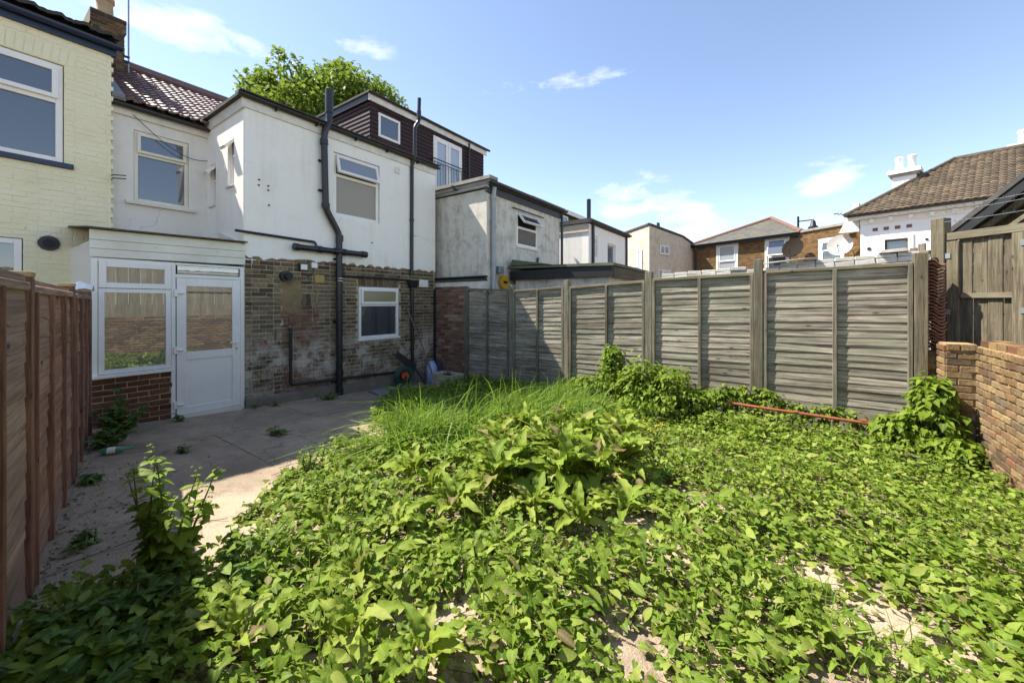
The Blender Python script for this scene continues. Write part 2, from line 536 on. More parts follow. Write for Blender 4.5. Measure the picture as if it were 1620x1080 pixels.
leaf_mat('bindweed_leaf', [(0, (.075, .14, .012)), (.25, (.13, .215, .018)), (.55, (.195, .285, .026)), (.8, (.25, .33, .04)), (.97, (.34, .38, .08)), (1, (.24, .20, .07))], .38)
leaf_mat('climber_leaf', [(0, (.09, .16, .010)), (.5, (.165, .25, .015)), (1, (.24, .32, .026))], .4)
leaf_mat('dock_leaf', [(0, (.15, .23, .024)), (.45, (.24, .32, .036)), (.8, (.31, .36, .06)), (.95, (.34, .37, .09)), (.975, (.24, .17, .09)), (1, (.20, .11, .07))], .34, .55)
leaf_mat('grass_blade', [(0, (.10, .19, .02)), (.5, (.17, .285, .03)), (.85, (.24, .34, .06)), (1, (.33, .36, .14))], .4)
leaf_mat('tree_leaf', [(0, (.05, .10, .012)), (.5, (.085, .145, .018)), (.9, (.135, .19, .022)), (1, (.20, .20, .03))], .4)
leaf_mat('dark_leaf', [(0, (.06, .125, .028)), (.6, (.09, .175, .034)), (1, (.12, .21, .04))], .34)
leaf_mat('dead_leaf', [(0, (.05, .035, .02)), (.5, (.10, .07, .04)), (.85, (.17, .12, .065)), (1, (.25, .19, .11))], .1, .9)
leaf_mat('lime_leaf', [(0, (.12, .20, .02)), (.6, (.17, .25, .03)), (1, (.22, .27, .05))], .35)
plain('stem_green', (.10, .13, .04), (.13, .10, .05), 20, .7)
plain('vine_stem', (.06, .04, .025), (.10, .07, .04), 20, .8)
plain('bark', '4A3F33', '62564A', 8, .95, .7, 20, dist=.03)

# ------------------------------------------------------------------ mesh helpers
class Fr:
    """a wall: a runs to the viewer's right along it, d comes out of it, z is up"""
    def __init__(s, o, u=(1, 0)):
        s.o = o
        l = math.hypot(*u)
        s.u = (u[0] / l, u[1] / l)
        s.n = (s.u[1], -s.u[0])

    def __call__(s, a, d, z):
        return (s.o[0] + s.u[0] * a + s.n[0] * d, s.o[1] + s.u[1] * a + s.n[1] * d, z)

    def matrix(s, a, d, z):
        """local x = along, y = into the wall, z = up"""
        m = Matrix.Identity(4)
        m.col[0][:3] = (s.u[0], s.u[1], 0)
        m.col[1][:3] = (-s.n[0], -s.n[1], 0)
        m.col[3][:3] = s(a, d, z)
        return m


W0 = Fr((0, 0))


class MB:
    def __init__(s):
        s.v, s.f = [], []

    def add(s, vs, fs):
        k = len(s.v)
        s.v += [tuple(p) for p in vs]
        s.f += [tuple(i + k for i in f) for f in fs]
        return s

    def hexa(s, p):
        return s.add(p, [(0, 3, 2, 1), (4, 5, 6, 7), (0, 1, 5, 4), (1, 2, 6, 5), (2, 3, 7, 6), (3, 0, 4, 7)])

    def box(s, x0, x1, y0, y1, z0, z1):
        return s.hexa([(x0, y0, z0), (x1, y0, z0), (x1, y1, z0), (x0, y1, z0), (x0, y0, z1), (x1, y0, z1), (x1, y1, z1), (x0, y1, z1)])

    def fbox(s, fr, a0, a1, d0, d1, z0, z1):
        return s.hexa([fr(a0, d1, z0), fr(a1, d1, z0), fr(a1, d0, z0), fr(a0, d0, z0), fr(a0, d1, z1), fr(a1, d1, z1), fr(a1, d0, z1), fr(a0, d0, z1)])

    def quad(s, *p):
        return s.add(p, [tuple(range(len(p)))])

    def prism(s, poly, off):
        n = len(poly)
        top = [(p[0] + off[0], p[1] + off[1], p[2] + off[2]) for p in poly]
        return s.add(list(poly) + top, [tuple(range(n))[::-1], tuple(range(n, 2 * n))] + [(i, (i + 1) % n, n + (i + 1) % n, n + i) for i in range(n)])

    def tube(s, pts, r, n=8, cap=True):
        pts = [Vector(p) for p in pts]
        rs = r if isinstance(r, (list, tuple)) else [r] * len(pts)
        rings = []
        ref = None
        for i, p in enumerate(pts):
            d = (pts[min(i + 1, len(pts) - 1)] - pts[max(i - 1, 0)]).normalized()
            if ref is None:
                ref = Vector((0, 0, 1)) if abs(d.z) < .9 else Vector((1, 0, 0))
            x = (ref - d * ref.dot(d)).normalized()
            ref = x
            y = d.cross(x)
            rings.append([p + (x * math.cos(6.28319 * k / n) + y * math.sin(6.28319 * k / n)) * rs[i] for k in range(n)])
        vs = [q for ring in rings for q in ring]
        fs = [(i * n + k, i * n + (k + 1) % n, (i + 1) * n + (k + 1) % n, (i + 1) * n + k) for i in range(len(pts) - 1) for k in range(n)]
        if cap:
            fs += [tuple(range(n))[::-1], tuple(range((len(pts) - 1) * n, len(pts) * n))]
        return s.add(vs, fs)

    def lathe(s, c, prof, n=16):
        vs = [(c[0] + r * math.cos(6.28319 * k / n), c[1] + r * math.sin(6.28319 * k / n), c[2] + z) for r, z in prof for k in range(n)]
        m = len(prof)
        fs = [(i * n + k, i * n + (k + 1) % n, (i + 1) * n + (k + 1) % n, (i + 1) * n + k) for i in range(m - 1) for k in range(n)]
        fs += [tuple(range(n))[::-1], tuple(range((m - 1) * n, m * n))]
        return s.add(vs, fs)

    def mesh(s, name, mat, smooth=False):
        me = bpy.data.meshes.new(name)
        me.from_pydata(s.v, [], s.f)
        me.materials.append(M[mat])
        if smooth:
            me.polygons.foreach_set('use_smooth', [True] * len(me.polygons))
        me.update()
        return me

    def build(s, name, mat, parent=None, smooth=False, bevel=0, **tags):
        me = s.mesh(name, mat, smooth)
        if smooth:
            me.set_sharp_from_angle(angle=R(40))
        o = place(name, me, parent)
        if bevel:
            b = o.modifiers.new('bevel', 'BEVEL')
            b.width = bevel
            b.segments = 2
            b.limit_method = 'ANGLE'
        for k, v in tags.items():
            o[k] = v
        return o


def world_of(o):
    m = o.matrix_basis.copy()
    if o.parent:
        m = world_of(o.parent) @ o.matrix_parent_inverse @ m
    return m


def place(name, me, parent=None, matrix=None):
    o = bpy.data.objects.new(name, me)
    col.objects.link(o)
    if matrix is not None:
        o.matrix_basis = matrix
    if parent is not None:
        o.parent = parent
        o.matrix_parent_inverse = world_of(parent).inverted()
    return o


def thing(name, label, cat, loc=(0, 0, 0), group=None):
    o = bpy.data.objects.new(name, None)
    o.empty_display_size = .1
    col.objects.link(o)
    o.location = loc
    return tag(o, label, cat, group)


def tag(o, label, cat, group=None, kind=None):
    o['label'] = label
    o['category'] = cat
    if group:
        o['group'] = group
    if kind:
        o['kind'] = kind
    return o


def structure(o, kind='structure'):
    o['kind'] = kind
    return o


def wall_sheet(fr, a0, a1, z0, z1, holes=(), d=0.0, reveal=.1, thick=.2, top=True):
    """a wall face with real openings: front, reveals and outer edges"""
    mb = MB()
    A = sorted({a0, a1, *[h[0] for h in holes], *[h[1] for h in holes]})
    Z = sorted({z0, z1, *[h[2] for h in holes], *[h[3] for h in holes]})
    for i in range(len(A) - 1):
        for j in range(len(Z) - 1):
            am, zm = (A[i] + A[i + 1]) / 2, (Z[j] + Z[j + 1]) / 2
            if any(h[0] < am < h[1] and h[2] < zm < h[3] for h in holes):
                continue
            mb.quad(fr(A[i], d, Z[j]), fr(A[i + 1], d, Z[j]), fr(A[i + 1], d, Z[j + 1]), fr(A[i], d, Z[j + 1]))
    for h in holes:
        b0, b1, y0, y1 = h
        e = d - reveal
        mb.quad(fr(b0, d, y0), fr(b0, d, y1), fr(b0, e, y1), fr(b0, e, y0))
        mb.quad(fr(b1, d, y1), fr(b1, d, y0), fr(b1, e, y0), fr(b1, e, y1))
        mb.quad(fr(b0, d, y1), fr(b1, d, y1), fr(b1, e, y1), fr(b0, e, y1))
        mb.quad(fr(b1, d, y0), fr(b0, d, y0), fr(b0, e, y0), fr(b1, e, y0))
    e = d - thick
    mb.quad(fr(a0, d, z1), fr(a1, d, z1), fr(a1, e, z1), fr(a0, e, z1))
    mb.quad(fr(a0, d, z0), fr(a0, d, z1), fr(a0, e, z1), fr(a0, e, z0))
    mb.quad(fr(a1, d, z1), fr(a1, d, z0), fr(a1, e, z0), fr(a1, e, z1))
    mb.quad(fr(a0, e, z0), fr(a0, e, z1), fr(a1, e, z1), fr(a1, e, z0))
    return mb


def rim(mb, fr, a0, a1, z0, z1, w, d0, d1):
    mb.fbox(fr, a0, a0 + w, d0, d1, z0, z1)
    mb.fbox(fr, a1 - w, a1, d0, d1, z0, z1)
    mb.fbox(fr, a0 + w, a1 - w, d0, d1, z0, z0 + w)
    mb.fbox(fr, a0 + w, a1 - w, d0, d1, z1 - w, z1)
    return mb


def tilted_sash(fr, a0, a1, z0, z1, w, d, ang):
    """a top-hung sash pushed outwards: frame mesh and pane mesh"""
    sn, cs = math.sin(ang), math.cos(ang)
    class T:
        def __call__(s, a, dd, z):
            k = z - z1
            return fr(a, d + dd * cs - k * sn, z1 + k * cs + dd * sn)
    T = T()
    f = rim(MB(), T, a0, a1, z0, z1, w, 0, .05)
    g = MB().fbox(T, a0 + w * .9, a1 - w * .9, .018, .026, z0 + w * .9, z1 - w * .9)
    return f, g


def window(parent, fr, a0, a1, z0, z1, split=None, d=-.09, fw=.055, frame='upvc', pane='glass', top_pane=None, open_top=0, mullions=(), sill=None, name='window'):
    """window part > pane, sash, sill sub-parts. split = height of the transom"""
    f = rim(MB(), fr, a0, a1, z0, z1, fw, d, d + .06)
    if split:
        f.fbox(fr, a0 + fw, a1 - fw, d, d + .06, split - fw * .5, split + fw * .5)
    for m in mullions:
        f.fbox(fr, m - fw * .45, m + fw * .45, d + .002, d + .058, z0 + fw, (split or z1) - fw * .5)
    w = f.build(name, frame, parent, bevel=.004)
    lo_top = (split - fw * .5) if split else z1 - fw
    edges = [a0 + fw, *mullions, a1 - fw]
    for i in range(len(edges) - 1):
        MB().fbox(fr, edges[i] - .004, edges[i + 1] + .004, d + .022, d + .03, z0 + fw - .004, lo_top + .004).build('pane', pane, w)
    if split:
        s0, s1 = split + fw * .35, z1 - fw * .7
        sf, sg = tilted_sash(fr, a0 + fw * .7, a1 - fw * .7, s0, s1, fw * .85, d + .05, open_top)
        sf.build('sash', frame, w, bevel=.003)
        sg.build('pane', top_pane or pane, w)
        if open_top:
            MB().fbox(fr, a0 + fw, a1 - fw, d + .004, d + .008, s0, s1).build('dark_gap', 'dark_room', w)
    if sill:
        MB().fbox(fr, a0 - sill[0], a1 + sill[0], d + .03, sill[1], z0 - sill[2], z0 - .002).build('sill', sill[3], w, bevel=.006)
    return w


def brick_meshes(l, h, dep, mat, n=4, jit=.004):
    out = []
    for k in range(n):
        mb = MB()
        j = lambda s=1.0: random.uniform(-jit, jit) * s
        c = .004
        fx, fz = l / 2, h / 2
        back = [(-fx, 0, -fz), (fx, 0, -fz), (fx, 0, fz), (-fx, 0, fz)]
        mid = [(-fx + j(), -dep * .75, -fz + j()), (fx + j(), -dep * .75, -fz + j()), (fx + j(), -dep * .75, fz + j()), (-fx + j(), -dep * .75, fz + j())]
        frt = [(x + (c if x < 0 else -c), -dep + j(.5), z + (c if z < 0 else -c)) for x, y, z in mid]
        fs = [(8, 9, 10, 11)]
        for a in (0, 4):
            fs += [(a + i, a + (i + 1) % 4, a + 4 + (i + 1) % 4, a + 4 + i) for i in range(4)]
        mb.add(back + mid + frt, fs)
        out.append(mb.mesh('brick', mat))
    return out


def lay_bricks(fr, parent, a0, a1, z0, z1, mat, holes=(), l=.215, h=.065, joint=.010, dep=.018, d=-.006, limit=300, near=None, flemish=False, z_top=None, sag=.003):
    """bricks in courses, each an object; past the limit the farthest ones are joined into one part"""
    ms = brick_meshes(l, h, dep, mat)
    hs = brick_meshes((l - joint) / 2, h, dep, mat)
    spots = []
    n = int(round((z1 - z0) / (h + joint)))
    for r in range(n):
        z = z0 + (r + .5) * (h + joint)
        a = a0 - (random.uniform(0, .02))
        a -= (l + joint) / 2 * (r % 2)
        k = r
        while a < a1:
            head = flemish and (k % 2 == 0)
            w = (l - joint) / 2 if head else l
            k += 1
            b0, b1 = max(a, a0), min(a + w, a1)
            a += w + joint
            if b1 - b0 < .04:
                continue
            cuts = [(b0, b1)]
            for hh in holes:
                if hh[2] < z < hh[3]:
                    nc = []
                    for c0, c1 in cuts:
                        if c1 <= hh[0] or c0 >= hh[1]:
                            nc.append((c0, c1))
                        else:
                            if hh[0] - c0 > .03:
                                nc.append((c0, hh[0]))
                            if c1 - hh[1] > .03:
                                nc.append((hh[1], c1))
                    cuts = nc
            for c0, c1 in cuts:
                top = z_top((c0 + c1) / 2) if z_top else 1e9
                if z + h / 2 > top:
                    continue
                spots.append(((c0 + c1) / 2, z + random.uniform(-sag, sag), c1 - c0, head))
    if near:
        spots.sort(key=near)
    rest = MB()
    for i, (a, z, w, head) in enumerate(spots):
        me = random.choice(hs if head else ms)
        bl = (l - joint) / 2 if head else l
        mt = fr.matrix(a, d + random.uniform(-.002, .003), z) @ Matrix.Rotation(random.uniform(-.012, .012), 4, 'Y') @ Matrix.Diagonal((w / bl, 1, 1, 1))
        if i < limit:
            place('brick', me, parent, mt)
        else:
            rest.add([mt @ v.co for v in me.vertices], [tuple(p.vertices) for p in me.polygons])
    if rest.v:
        rest.build('brick_facing', mat, parent, kind='stuff')


def copy_tree(o, parent=None, matrix=None):
    c = o.copy()
    col.objects.link(c)
    if matrix is not None:
        c.matrix_basis = matrix
    c.parent = parent
    for ch in [x for x in o.children]:
        copy_tree(ch, c)
    return c


def ground_z(x, y=0):
    return .10 - .05 * min(max(x, -3.0), 8.0)

# ================================================================== the setting
g = MB()
XS, YS = [-1500, -3, 8, 1500], [-1500, -40, 60, 1500]
for x in XS:
    for y in YS:
        g.v.append((x, y, ground_z(x) - .02))
g.f = [(i * 4 + j, (i + 1) * 4 + j, (i + 1) * 4 + j + 1, i * 4 + j + 1) for i in range(3) for j in range(3)]
structure(g.build('ground', 'earth'))

yard = structure(thing('yard_paving', 'pale worn concrete paving of the back yard with cracked joints', 'paving', (3, 3, 0)))
del yard['category'], yard['label']
xs = [-.62, 1.9, 3.2, 4.62, 6.0, 6.9]
ys = [-1.7, .35, 2.35, 4.2, 5.9, 7.24]
for i in range(5):
    for j in range(5):
        x0, x1, y0, y1 = xs[i] + .0015, xs[i + 1] - .0015, ys[j] + .0015, ys[j + 1] - .0015
        mb = MB()
        n = 7
        P = [[None] * (n + 1) for _ in range(n + 1)]
        for a in range(n + 1):
            for b in range(n + 1):
                x, y = x0 + (x1 - x0) * a / n, y0 + (y1 - y0) * b / n
                jx = random.uniform(-.012, .012) if a in (0, n) else 0
                jy = random.uniform(-.012, .012) if b in (0, n) else 0
                P[a][b] = len(mb.v)
                mb.v.append((x + jx * .4, y + jy * .4, ground_z(x) + .012 + .006 * math.sin(x * 2.3 + y * 1.7) - .004 * ((i + j) % 2)))
        for a in range(n):
            for b in range(n):
                mb.f.append((P[a][b], P[a + 1][b], P[a + 1][b + 1], P[a][b + 1]))
        edge = [P[a][0] for a in range(n + 1)] + [P[n][b] for b in range(1, n + 1)] + [P[a][n] for a in range(n - 1, -1, -1)] + [P[0][b] for b in range(n - 1, 0, -1)]
        k0 = len(mb.v)
        mb.v += [(mb.v[e][0], mb.v[e][1], mb.v[e][2] - .06) for e in edge]
        m = len(edge)
        mb.f += [(edge[q], k0 + q, k0 + (q + 1) % m, edge[(q + 1) % m]) for q in range(m)]
        mb.build('slab', 'concrete', yard)

# ================================================================== our house
HY = 7.22
FA = Fr((0, HY))                       # rear wall of the extension
FS = Fr((2.75, HY), (0, -1))           # its side wall, facing left
FM = Fr((0, 8.76))                     # back wall of the main house
house = thing('terraced_house', 'white rendered terraced house with bare brick ground floor and black soil pipe', 'house', (4.8, 8.5, -.1))
up_hole = (4.27, 5.31, 3.34, 4.57)
lo_hole = (4.81, 5.81, .90, 2.0)

# upper rendered walls; the lower edge of the render is ragged
rw = wall_sheet(FA, 2.75, 6.92, 2.47, 4.95, [up_hole], d=.016, reveal=.11, thick=.22)
n = 60
for i in range(n):
    a0, a1 = 2.75 + 4.17 * i / n, 2.75 + 4.17 * (i + 1) / n
    def rag(a):
        return 2.47 - .035 - .03 * math.sin(a * 9) * math.sin(a * 23 + 1) - .02 * math.sin(a * 61) - (.03 if a < 3.4 else 0)
    rw.quad(FA(a0, .016, rag(a0)), FA(a1, .016, rag(a1)), FA(a1, .016, 2.47), FA(a0, .016, 2.47))
    rw.quad(FA(a0, -.02, rag(a0)), FA(a1, -.02, rag(a1)), FA(a1, .016, rag(a1)), FA(a0, .016, rag(a0)))
rw.build('rendered_wall', 'white_render', house)
s_holes = [(-.62, -.36, 3.62, 4.42), (-1.40, -1.14, 3.40, 4.14)]
wall_sheet(FS, -1.54, -.001, 2.3, 4.95, s_holes, d=.014, reveal=.12, thick=.18).build('side_wall', 'white_render', house)
wall_sheet(FM, 1.45, 2.74, 0, 4.72, [(1.74, 2.46, 3.31, 4.48)], d=0, reveal=.1, thick=.22).build('back_wall', 'offwhite_render', house)
MB().box(1.45, 6.95, 8.98, 13.0, 0, 4.7).build('house_core', 'offwhite_render', house)
MB().box(2.97, 6.90, 7.46, 8.97, 0, 4.8).build('extension_core', 'offwhite_render', house)

# brick ground floor
bw = wall_sheet(FA, 2.75, 6.915, -.35, 2.47, [lo_hole], d=-.004, reveal=.11, thick=.22).build('brick_wall', 'house_mortar', house)
solid = [(lo_hole[0] - .03, lo_hole[1] + .03, lo_hole[2] - .02, lo_hole[3] + .235)]
door_fill = [(3.32, 3.66, 1.52, 2.06)]
lay_bricks(FA, bw, 2.765, 6.905, .10, 2.46, 'house_brick', solid + door_fill, l=.207, h=.059, joint=.0165, limit=300, near=lambda s: s[0] - .15 * s[1], flemish=True, dep=.016, d=-.006)
ams = brick_meshes(.068, .212, .018, 'house_brick')
for i in range(14):                                     # flat arch over the window
    a = 4.80 + (i + .5) * 1.02 / 14
    place('brick', random.choice(ams), bw, FA.matrix(a, -.004, 2.118) @ Matrix.Rotation((a - 5.31) * .22, 4, 'Y'))
for i in range(4):                                      # bricks on end beside the cement patch
    place('brick', random.choice(ams), bw, FA.matrix(3.71 + i * .078, -.002, 1.72))
cp = MB()
for i in range(6):
    for j in range(6):
        def q(a, b):
            return FA(3.33 + .33 * a / 6 + .03 * math.sin(b * 2.1), .004 + .012 * random.Random(a * 31 + b).random(), 1.50 + .57 * b / 6)
        cp.quad(q(i, j), q(i + 1, j), q(i + 1, j + 1), q(i, j + 1))
cp.build('cement_patch', 'patch_cement', bw)
pl = MB()                                               # cement plinth at the foot of the wall
n = 24
for i in range(n):
    a0, a1 = 2.76 + 4.14 * i / n, 2.76 + 4.14 * (i + 1) / n
    h = lambda a: .085 + .03 * math.sin(a * 5.3) + .02 * math.sin(a * 17) - .03 * (a - 2.7) * .6
    pl.hexa([FA(a0, .05, -.34), FA(a1, .05, -.34), FA(a1, 0, -.34), FA(a0, 0, -.34), FA(a0, .045, h(a0)), FA(a1, .045, h(a1)), FA(a1, .002, h(a1) + .03), FA(a0, .002, h(a0) + .03)])
pl.build('plinth', 'cement', house)

# windows of the extension
window(house, FA, 4.28, 5.30, 3.35, 4.56, split=4.14, d=-.075, pane='glass_frosted', top_pane='glass_frosted_grey', open_top=R(13), fw=.06, sill=(-.002, .01, .03, 'upvc'))
window(house, FA, 4.815, 5.805, .925, 1.99, split=1.62, d=-.05, pane='glass', top_pane='glass_brown', fw=.055, sill=(.03, .05, .04, 'upvc'))
for (a0, a1, z0, z1) in s_holes:
    window(house, FS, a0 + .005, a1 - .005, z0 + .005, z1 - .005, split=z1 - .28, d=-.09, fw=.035, pane='glass_frosted_grey', open_top=R(42), sill=(.02, .05, .035, 'white_fascia'))
window(house, FM, 1.745, 2.455, 3.32, 4.475, split=4.10, d=-.075, fw=.05, frame='upvc_cream', pane='glass', sill=(.11, .07, .06, 'white_fascia'))

# flat roof, fascia and gutters
MB().box(2.64, 6.935, 7.12, 9.1, 4.952, 5.0).build('flat_roof', 'felt', house)
MB().fbox(FA, 2.70, 6.93, .017, .045, 4.80, 4.95).build('fascia', 'white_fascia', house, bevel=.004)
MB().fbox(FS, -1.60, .04, .016, .044, 4.78, 4.95).build('fascia', 'white_fascia', house, bevel=.004)
def gutter(fr, a0, a1, d, z, r=.052):
    mb = MB()
    n = 8
    for i in range(n):
        t0, t1 = math.pi + math.pi * i / n, math.pi + math.pi * (i + 1) / n
        for rr, fl in ((r, 0), (r - .006, 1)):
            q = [(a0, d + math.cos(t0) * rr, z + math.sin(t0) * rr), (a1, d + math.cos(t0) * rr, z + math.sin(t0) * rr), (a1, d + math.cos(t1) * rr, z + math.sin(t1) * rr), (a0, d + math.cos(t1) * rr, z + math.sin(t1) * rr)]
            q = [fr(*c) for c in q]
            mb.quad(*(q[::-1] if fl else q))
    for a in (a0, a1):
        mb.add([fr(a, d + math.cos(math.pi + math.pi * i / n) * r, z + math.sin(math.pi + math.pi * i / n) * r) for i in range(n + 1)], [tuple(range(n + 1))])
    return mb
gt = gutter(FA, 2.62, 6.97, .10, 4.98, .046).build('gutter', 'dark_gutter', house, smooth=True)
for a in (3.2, 3.9, 4.7, 5.45, 6.3):
    MB().fbox(FA, a - .012, a + .012, .03, .155, 4.90, 4.935).build('bracket', 'dark_gutter', gt)
MB().box(2.63, 6.94, 7.05, 7.14, 5.002, 5.02).build('drip_edge', 'felt', house)
gutter(FM, 1.47, 2.74, .12, 4.80).build('gutter', 'dark_gutter', house, smooth=True)
MB().fbox(FM, 1.45, 2.74, .005, .05, 4.66, 4.83).build('fascia', 'white_fascia', house)

def pipe(fr, pts, r, name='pipe', mat='black_plastic', collars=(), parent=None, n=12):
    """pts in wall coordinates, rounded corners"""
    out = [Vector(fr(*pts[0]))]
    for i in range(1, len(pts) - 1):
        a, b, c = Vector(fr(*pts[i - 1])), Vector(fr(*pts[i])), Vector(fr(*pts[i + 1]))
        k = min(r * 1.6, (a - b).length * .45, (c - b).length * .45)
        p0, p1 = b + (a - b).normalized() * k, b + (c - b).normalized() * k
        for t in (0, .33, .66, 1):
            out.append(p0 * (1 - t) ** 2 + b * 2 * t * (1 - t) + p1 * t * t)
    out.append(Vector(fr(*pts[-1])))
    o = MB().tube(out, r, n).build(name, mat, parent, smooth=True)
    for c in collars:
        a, b = Vector(fr(*c[0])), Vector(fr(*c[1]))
        MB().tube([a, b], r * 1.22, n).build('collar', mat, o, smooth=True)
    return o
pipe(FA, [(4.11, .13, 5.64), (4.11, .13, 5.02), (4.02, .13, 4.84), (4.03, .10, 4.66), (4.06, .10, 3.42), (4.33, .10, 2.98), (4.335, .10, -.14)], .058, 'soil_pipe', parent=house,
     collars=[((4.11, .13, 5.64), (4.11, .13, 5.20)), ((4.025, .1, 4.70), (4.03, .1, 4.60)), ((4.06, .1, 3.52), (4.06, .1, 3.43)), ((4.335, .1, 2.96), (4.335, .1, 2.84)), ((4.335, .1, 2.30), (4.335, .1, 2.18)), ((4.335, .1, .36), (4.335, .1, .26)), ((4.335, .1, .02), (4.335, .1, -.10))])
for z in (4.3, 3.75, 2.5, 1.3):
    a = 4.04 if z > 3.4 else 4.335
    MB().fbox(FA, a - .085, a + .085, .017, .05, z - .02, z + .02).build('pipe_bracket', 'black_plastic', house)
for z in (2.075, 2.125):
    MB().tube([FA(4.335, .1, z), FA(4.335, .1, z + .014)], .0605, 12).build('pipe_band', 'upvc', house, smooth=True)
pipe(FA, [(3.48, .12, 2.64), (4.90, .12, 2.64)], .054, 'branch_pipe', parent=house, collars=[((3.47, .12, 2.64), (3.55, .12, 2.64)), ((3.9, .12, 2.64), (3.97, .12, 2.64)), ((4.80, .12, 2.64), (4.91, .12, 2.64)), ((4.22, .12, 2.64), (4.27, .12, 2.64)), ((4.40, .12, 2.64), (4.46, .12, 2.64))])
pipe(FA, [(2.60, .06, 2.80), (3.88, .06, 2.775), (3.89, .10, 2.66)], .022, 'waste_pipe', parent=house, n=8)
pipe(FA, [(4.40, .05, 2.19), (6.12, .05, 2.185)], .020, 'overflow_pipe', parent=house, n=8)
pipe(FA, [(6.30, .14, 6.40), (6.28, .14, 5.84), (6.17, .14, 5.70), (6.16, .14, 5.02), (6.16, .05, 4.85), (6.15, .05, 2.30)], .042, 'vent_pipe', parent=house, collars=[((6.29, .14, 6.10), (6.285, .14, 5.9)), ((6.16, .1, 4.99), (6.16, .06, 4.86)), ((6.155, .05, 3.6), (6.155, .05, 3.53))])
hp = MB()
hp.hexa([FA(6.07, .12, 2.02), FA(6.25, .12, 2.02), FA(6.25, .01, 2.02), FA(6.07, .01, 2.02), FA(6.03, .16, 2.18), FA(6.29, .16, 2.18), FA(6.29, .01, 2.18), FA(6.03, .01, 2.18)])
hp.build('hopper', 'black_plastic', house, bevel=.008)
pipe(FA, [(6.16, .06, 2.05), (6.165, .06, -.1)], .036, 'downpipe', parent=house, collars=[((6.16, .06, 1.2), (6.16, .06, 1.12))])
pipe(FA, [(3.44, .07, 1.22), (3.44, .07, .24), (5.65, .07, .14)], .026, 'waste_pipe', parent=house, n=8, collars=[((3.44, .07, 1.23), (3.44, .07, 1.17)), ((4.2, .07, .203), (4.26, .07, .20))])
fl = MB().tube([FA(3.37, 0, 2.12), FA(3.37, .09, 2.12)], .095, 20).build('flue', 'black_plastic', house, smooth=True)
MB().tube([FA(3.385, .085, 2.12), FA(3.385, .16, 2.12)], .06, 18).build('flue_end', 'dark_rubber', fl, smooth=True)
fl2 = MB().fbox(FA, 3.60, 3.745, .012, .07, 2.23, 2.37).build('floodlight', 'black_plastic', house, bevel=.006)
MB().fbox(FA, 3.615, 3.73, .07, .078, 2.255, 2.35).build('lens', 'upvc', fl2)
MB().fbox(FA, 3.82, 3.93, .012, .06, 2.30, 2.40).build('sensor_box', 'upvc', house, bevel=.006)
pipe(FA, [(3.87, .02, 2.30), (3.86, .03, 2.22), (3.76, .02, 2.12)], .008, 'cable', parent=house, n=6)
MB().fbox(FA, 3.89, 4.08, .006, .03, 2.03, 2.18).build('patch_plate', 'sand_plate', house, bevel=.012)
MB().fbox(FA, 6.40, 6.68, .012, .03, 2.04, 2.21).build('wall_plate', 'upvc', house, bevel=.004)
MB().fbox(FA, 5.70, 5.83, .017, .035, 4.54, 4.68).build('vent_cover', 'white_fascia', house, bevel=.004)
ab = MB()
ab.fbox(FA, 3.44, 3.68, .0, .012, 1.30, 1.45)
abo = ab.build('air_brick', 'terracotta', house)
for i in range(9):
    MB().fbox(FA, 3.452 + i * .025, 3.458 + i * .025, .012, .018, 1.305, 1.445).build('grille_bar', 'red_brick', abo)
for i in range(5):
    MB().fbox(FA, 3.445, 3.675, .012, .019, 1.315 + i * .029, 1.321 + i * .029).build('grille_bar', 'red_brick', abo)
MB().tube([FA(3.05, 0, 1.02), FA(3.05, .07, 1.02), FA(3.05, .09, .97)], .016, 8).build('tap', 'red_plastic', house, smooth=True)
pipe(FA, [(3.22, .02, 1.22), (3.215, .03, 1.02)], .011, 'water_pipe', 'terracotta', parent=house, n=6)
for a, z in ((2.955, 3.60), (2.96, 3.69), (3.10, 3.62), (3.10, 3.55), (3.11, 3.30), (5.12, 2.92)):
    MB().tube([FA(a, .012, z), FA(a, .03, z)], .014, 8).build('wall_fixing', 'dark_rubber', house)

# tiled main roof, ridge parallel to the street
def tile_roof(name, mat, parent, o, u, v, nu, nv, nrm, wave=.022, step=.028, prof=10, gap=.02):
    """interlocking tiles: each course is a corrugated strip that overlaps the one below; every tile is its own island"""
    o, u, v, nrm = Vector(o), Vector(u), Vector(v), Vector(nrm)
    mb = MB()
    for r in range(nv):
        for k in range(nu):
            f = random.uniform(-.004, .004)
            pts = []
            for e, lift in ((0, step), (1.06, 0)):
                for q in range(prof + 1):
                    s = q / prof
                    h = wave * (math.sin(s * math.pi) ** 2 if s < .62 else .35 * math.sin((s - .62) / .38 * math.pi) - .2)
                    pts.append(o + u * (k + s) + v * (r + e) + nrm * (h + lift + f))
            for q in range(prof + 1):
                s = q / prof
                h = wave * (math.sin(s * math.pi) ** 2 if s < .62 else .35 * math.sin((s - .62) / .38 * math.pi) - .2)
                pts.append(o + u * (k + s) + v * r + nrm * (h + f - .012))
            m = prof + 1
            fs = [(q, q + 1, m + q + 1, m + q) for q in range(prof)] + [(2 * m + q, 2 * m + q + 1, q + 1, q) for q in range(prof)]
            mb.add(pts, fs)
    return mb.build(name, mat, parent, smooth=False, kind='stuff')
sl = Vector((0, 2.2, 1.43))
L = sl.length
nr = Vector((0, -1.43, 2.2)).normalized()
roof = MB()
roof.prism([(1.45, 8.62, 4.80), (1.45, 13.2, 4.80), (1.45, 10.85, 6.30)], (5.6, 0, 0))
roof_o = roof.build('roof', 'felt', house)
tile_roof('roof_tiles', 'plum_tile', roof_o, (1.62, 8.58, 4.87), (.145, 0, 0), sl / 17, 38, 17, nr, wave=.024, step=.022, prof=8)
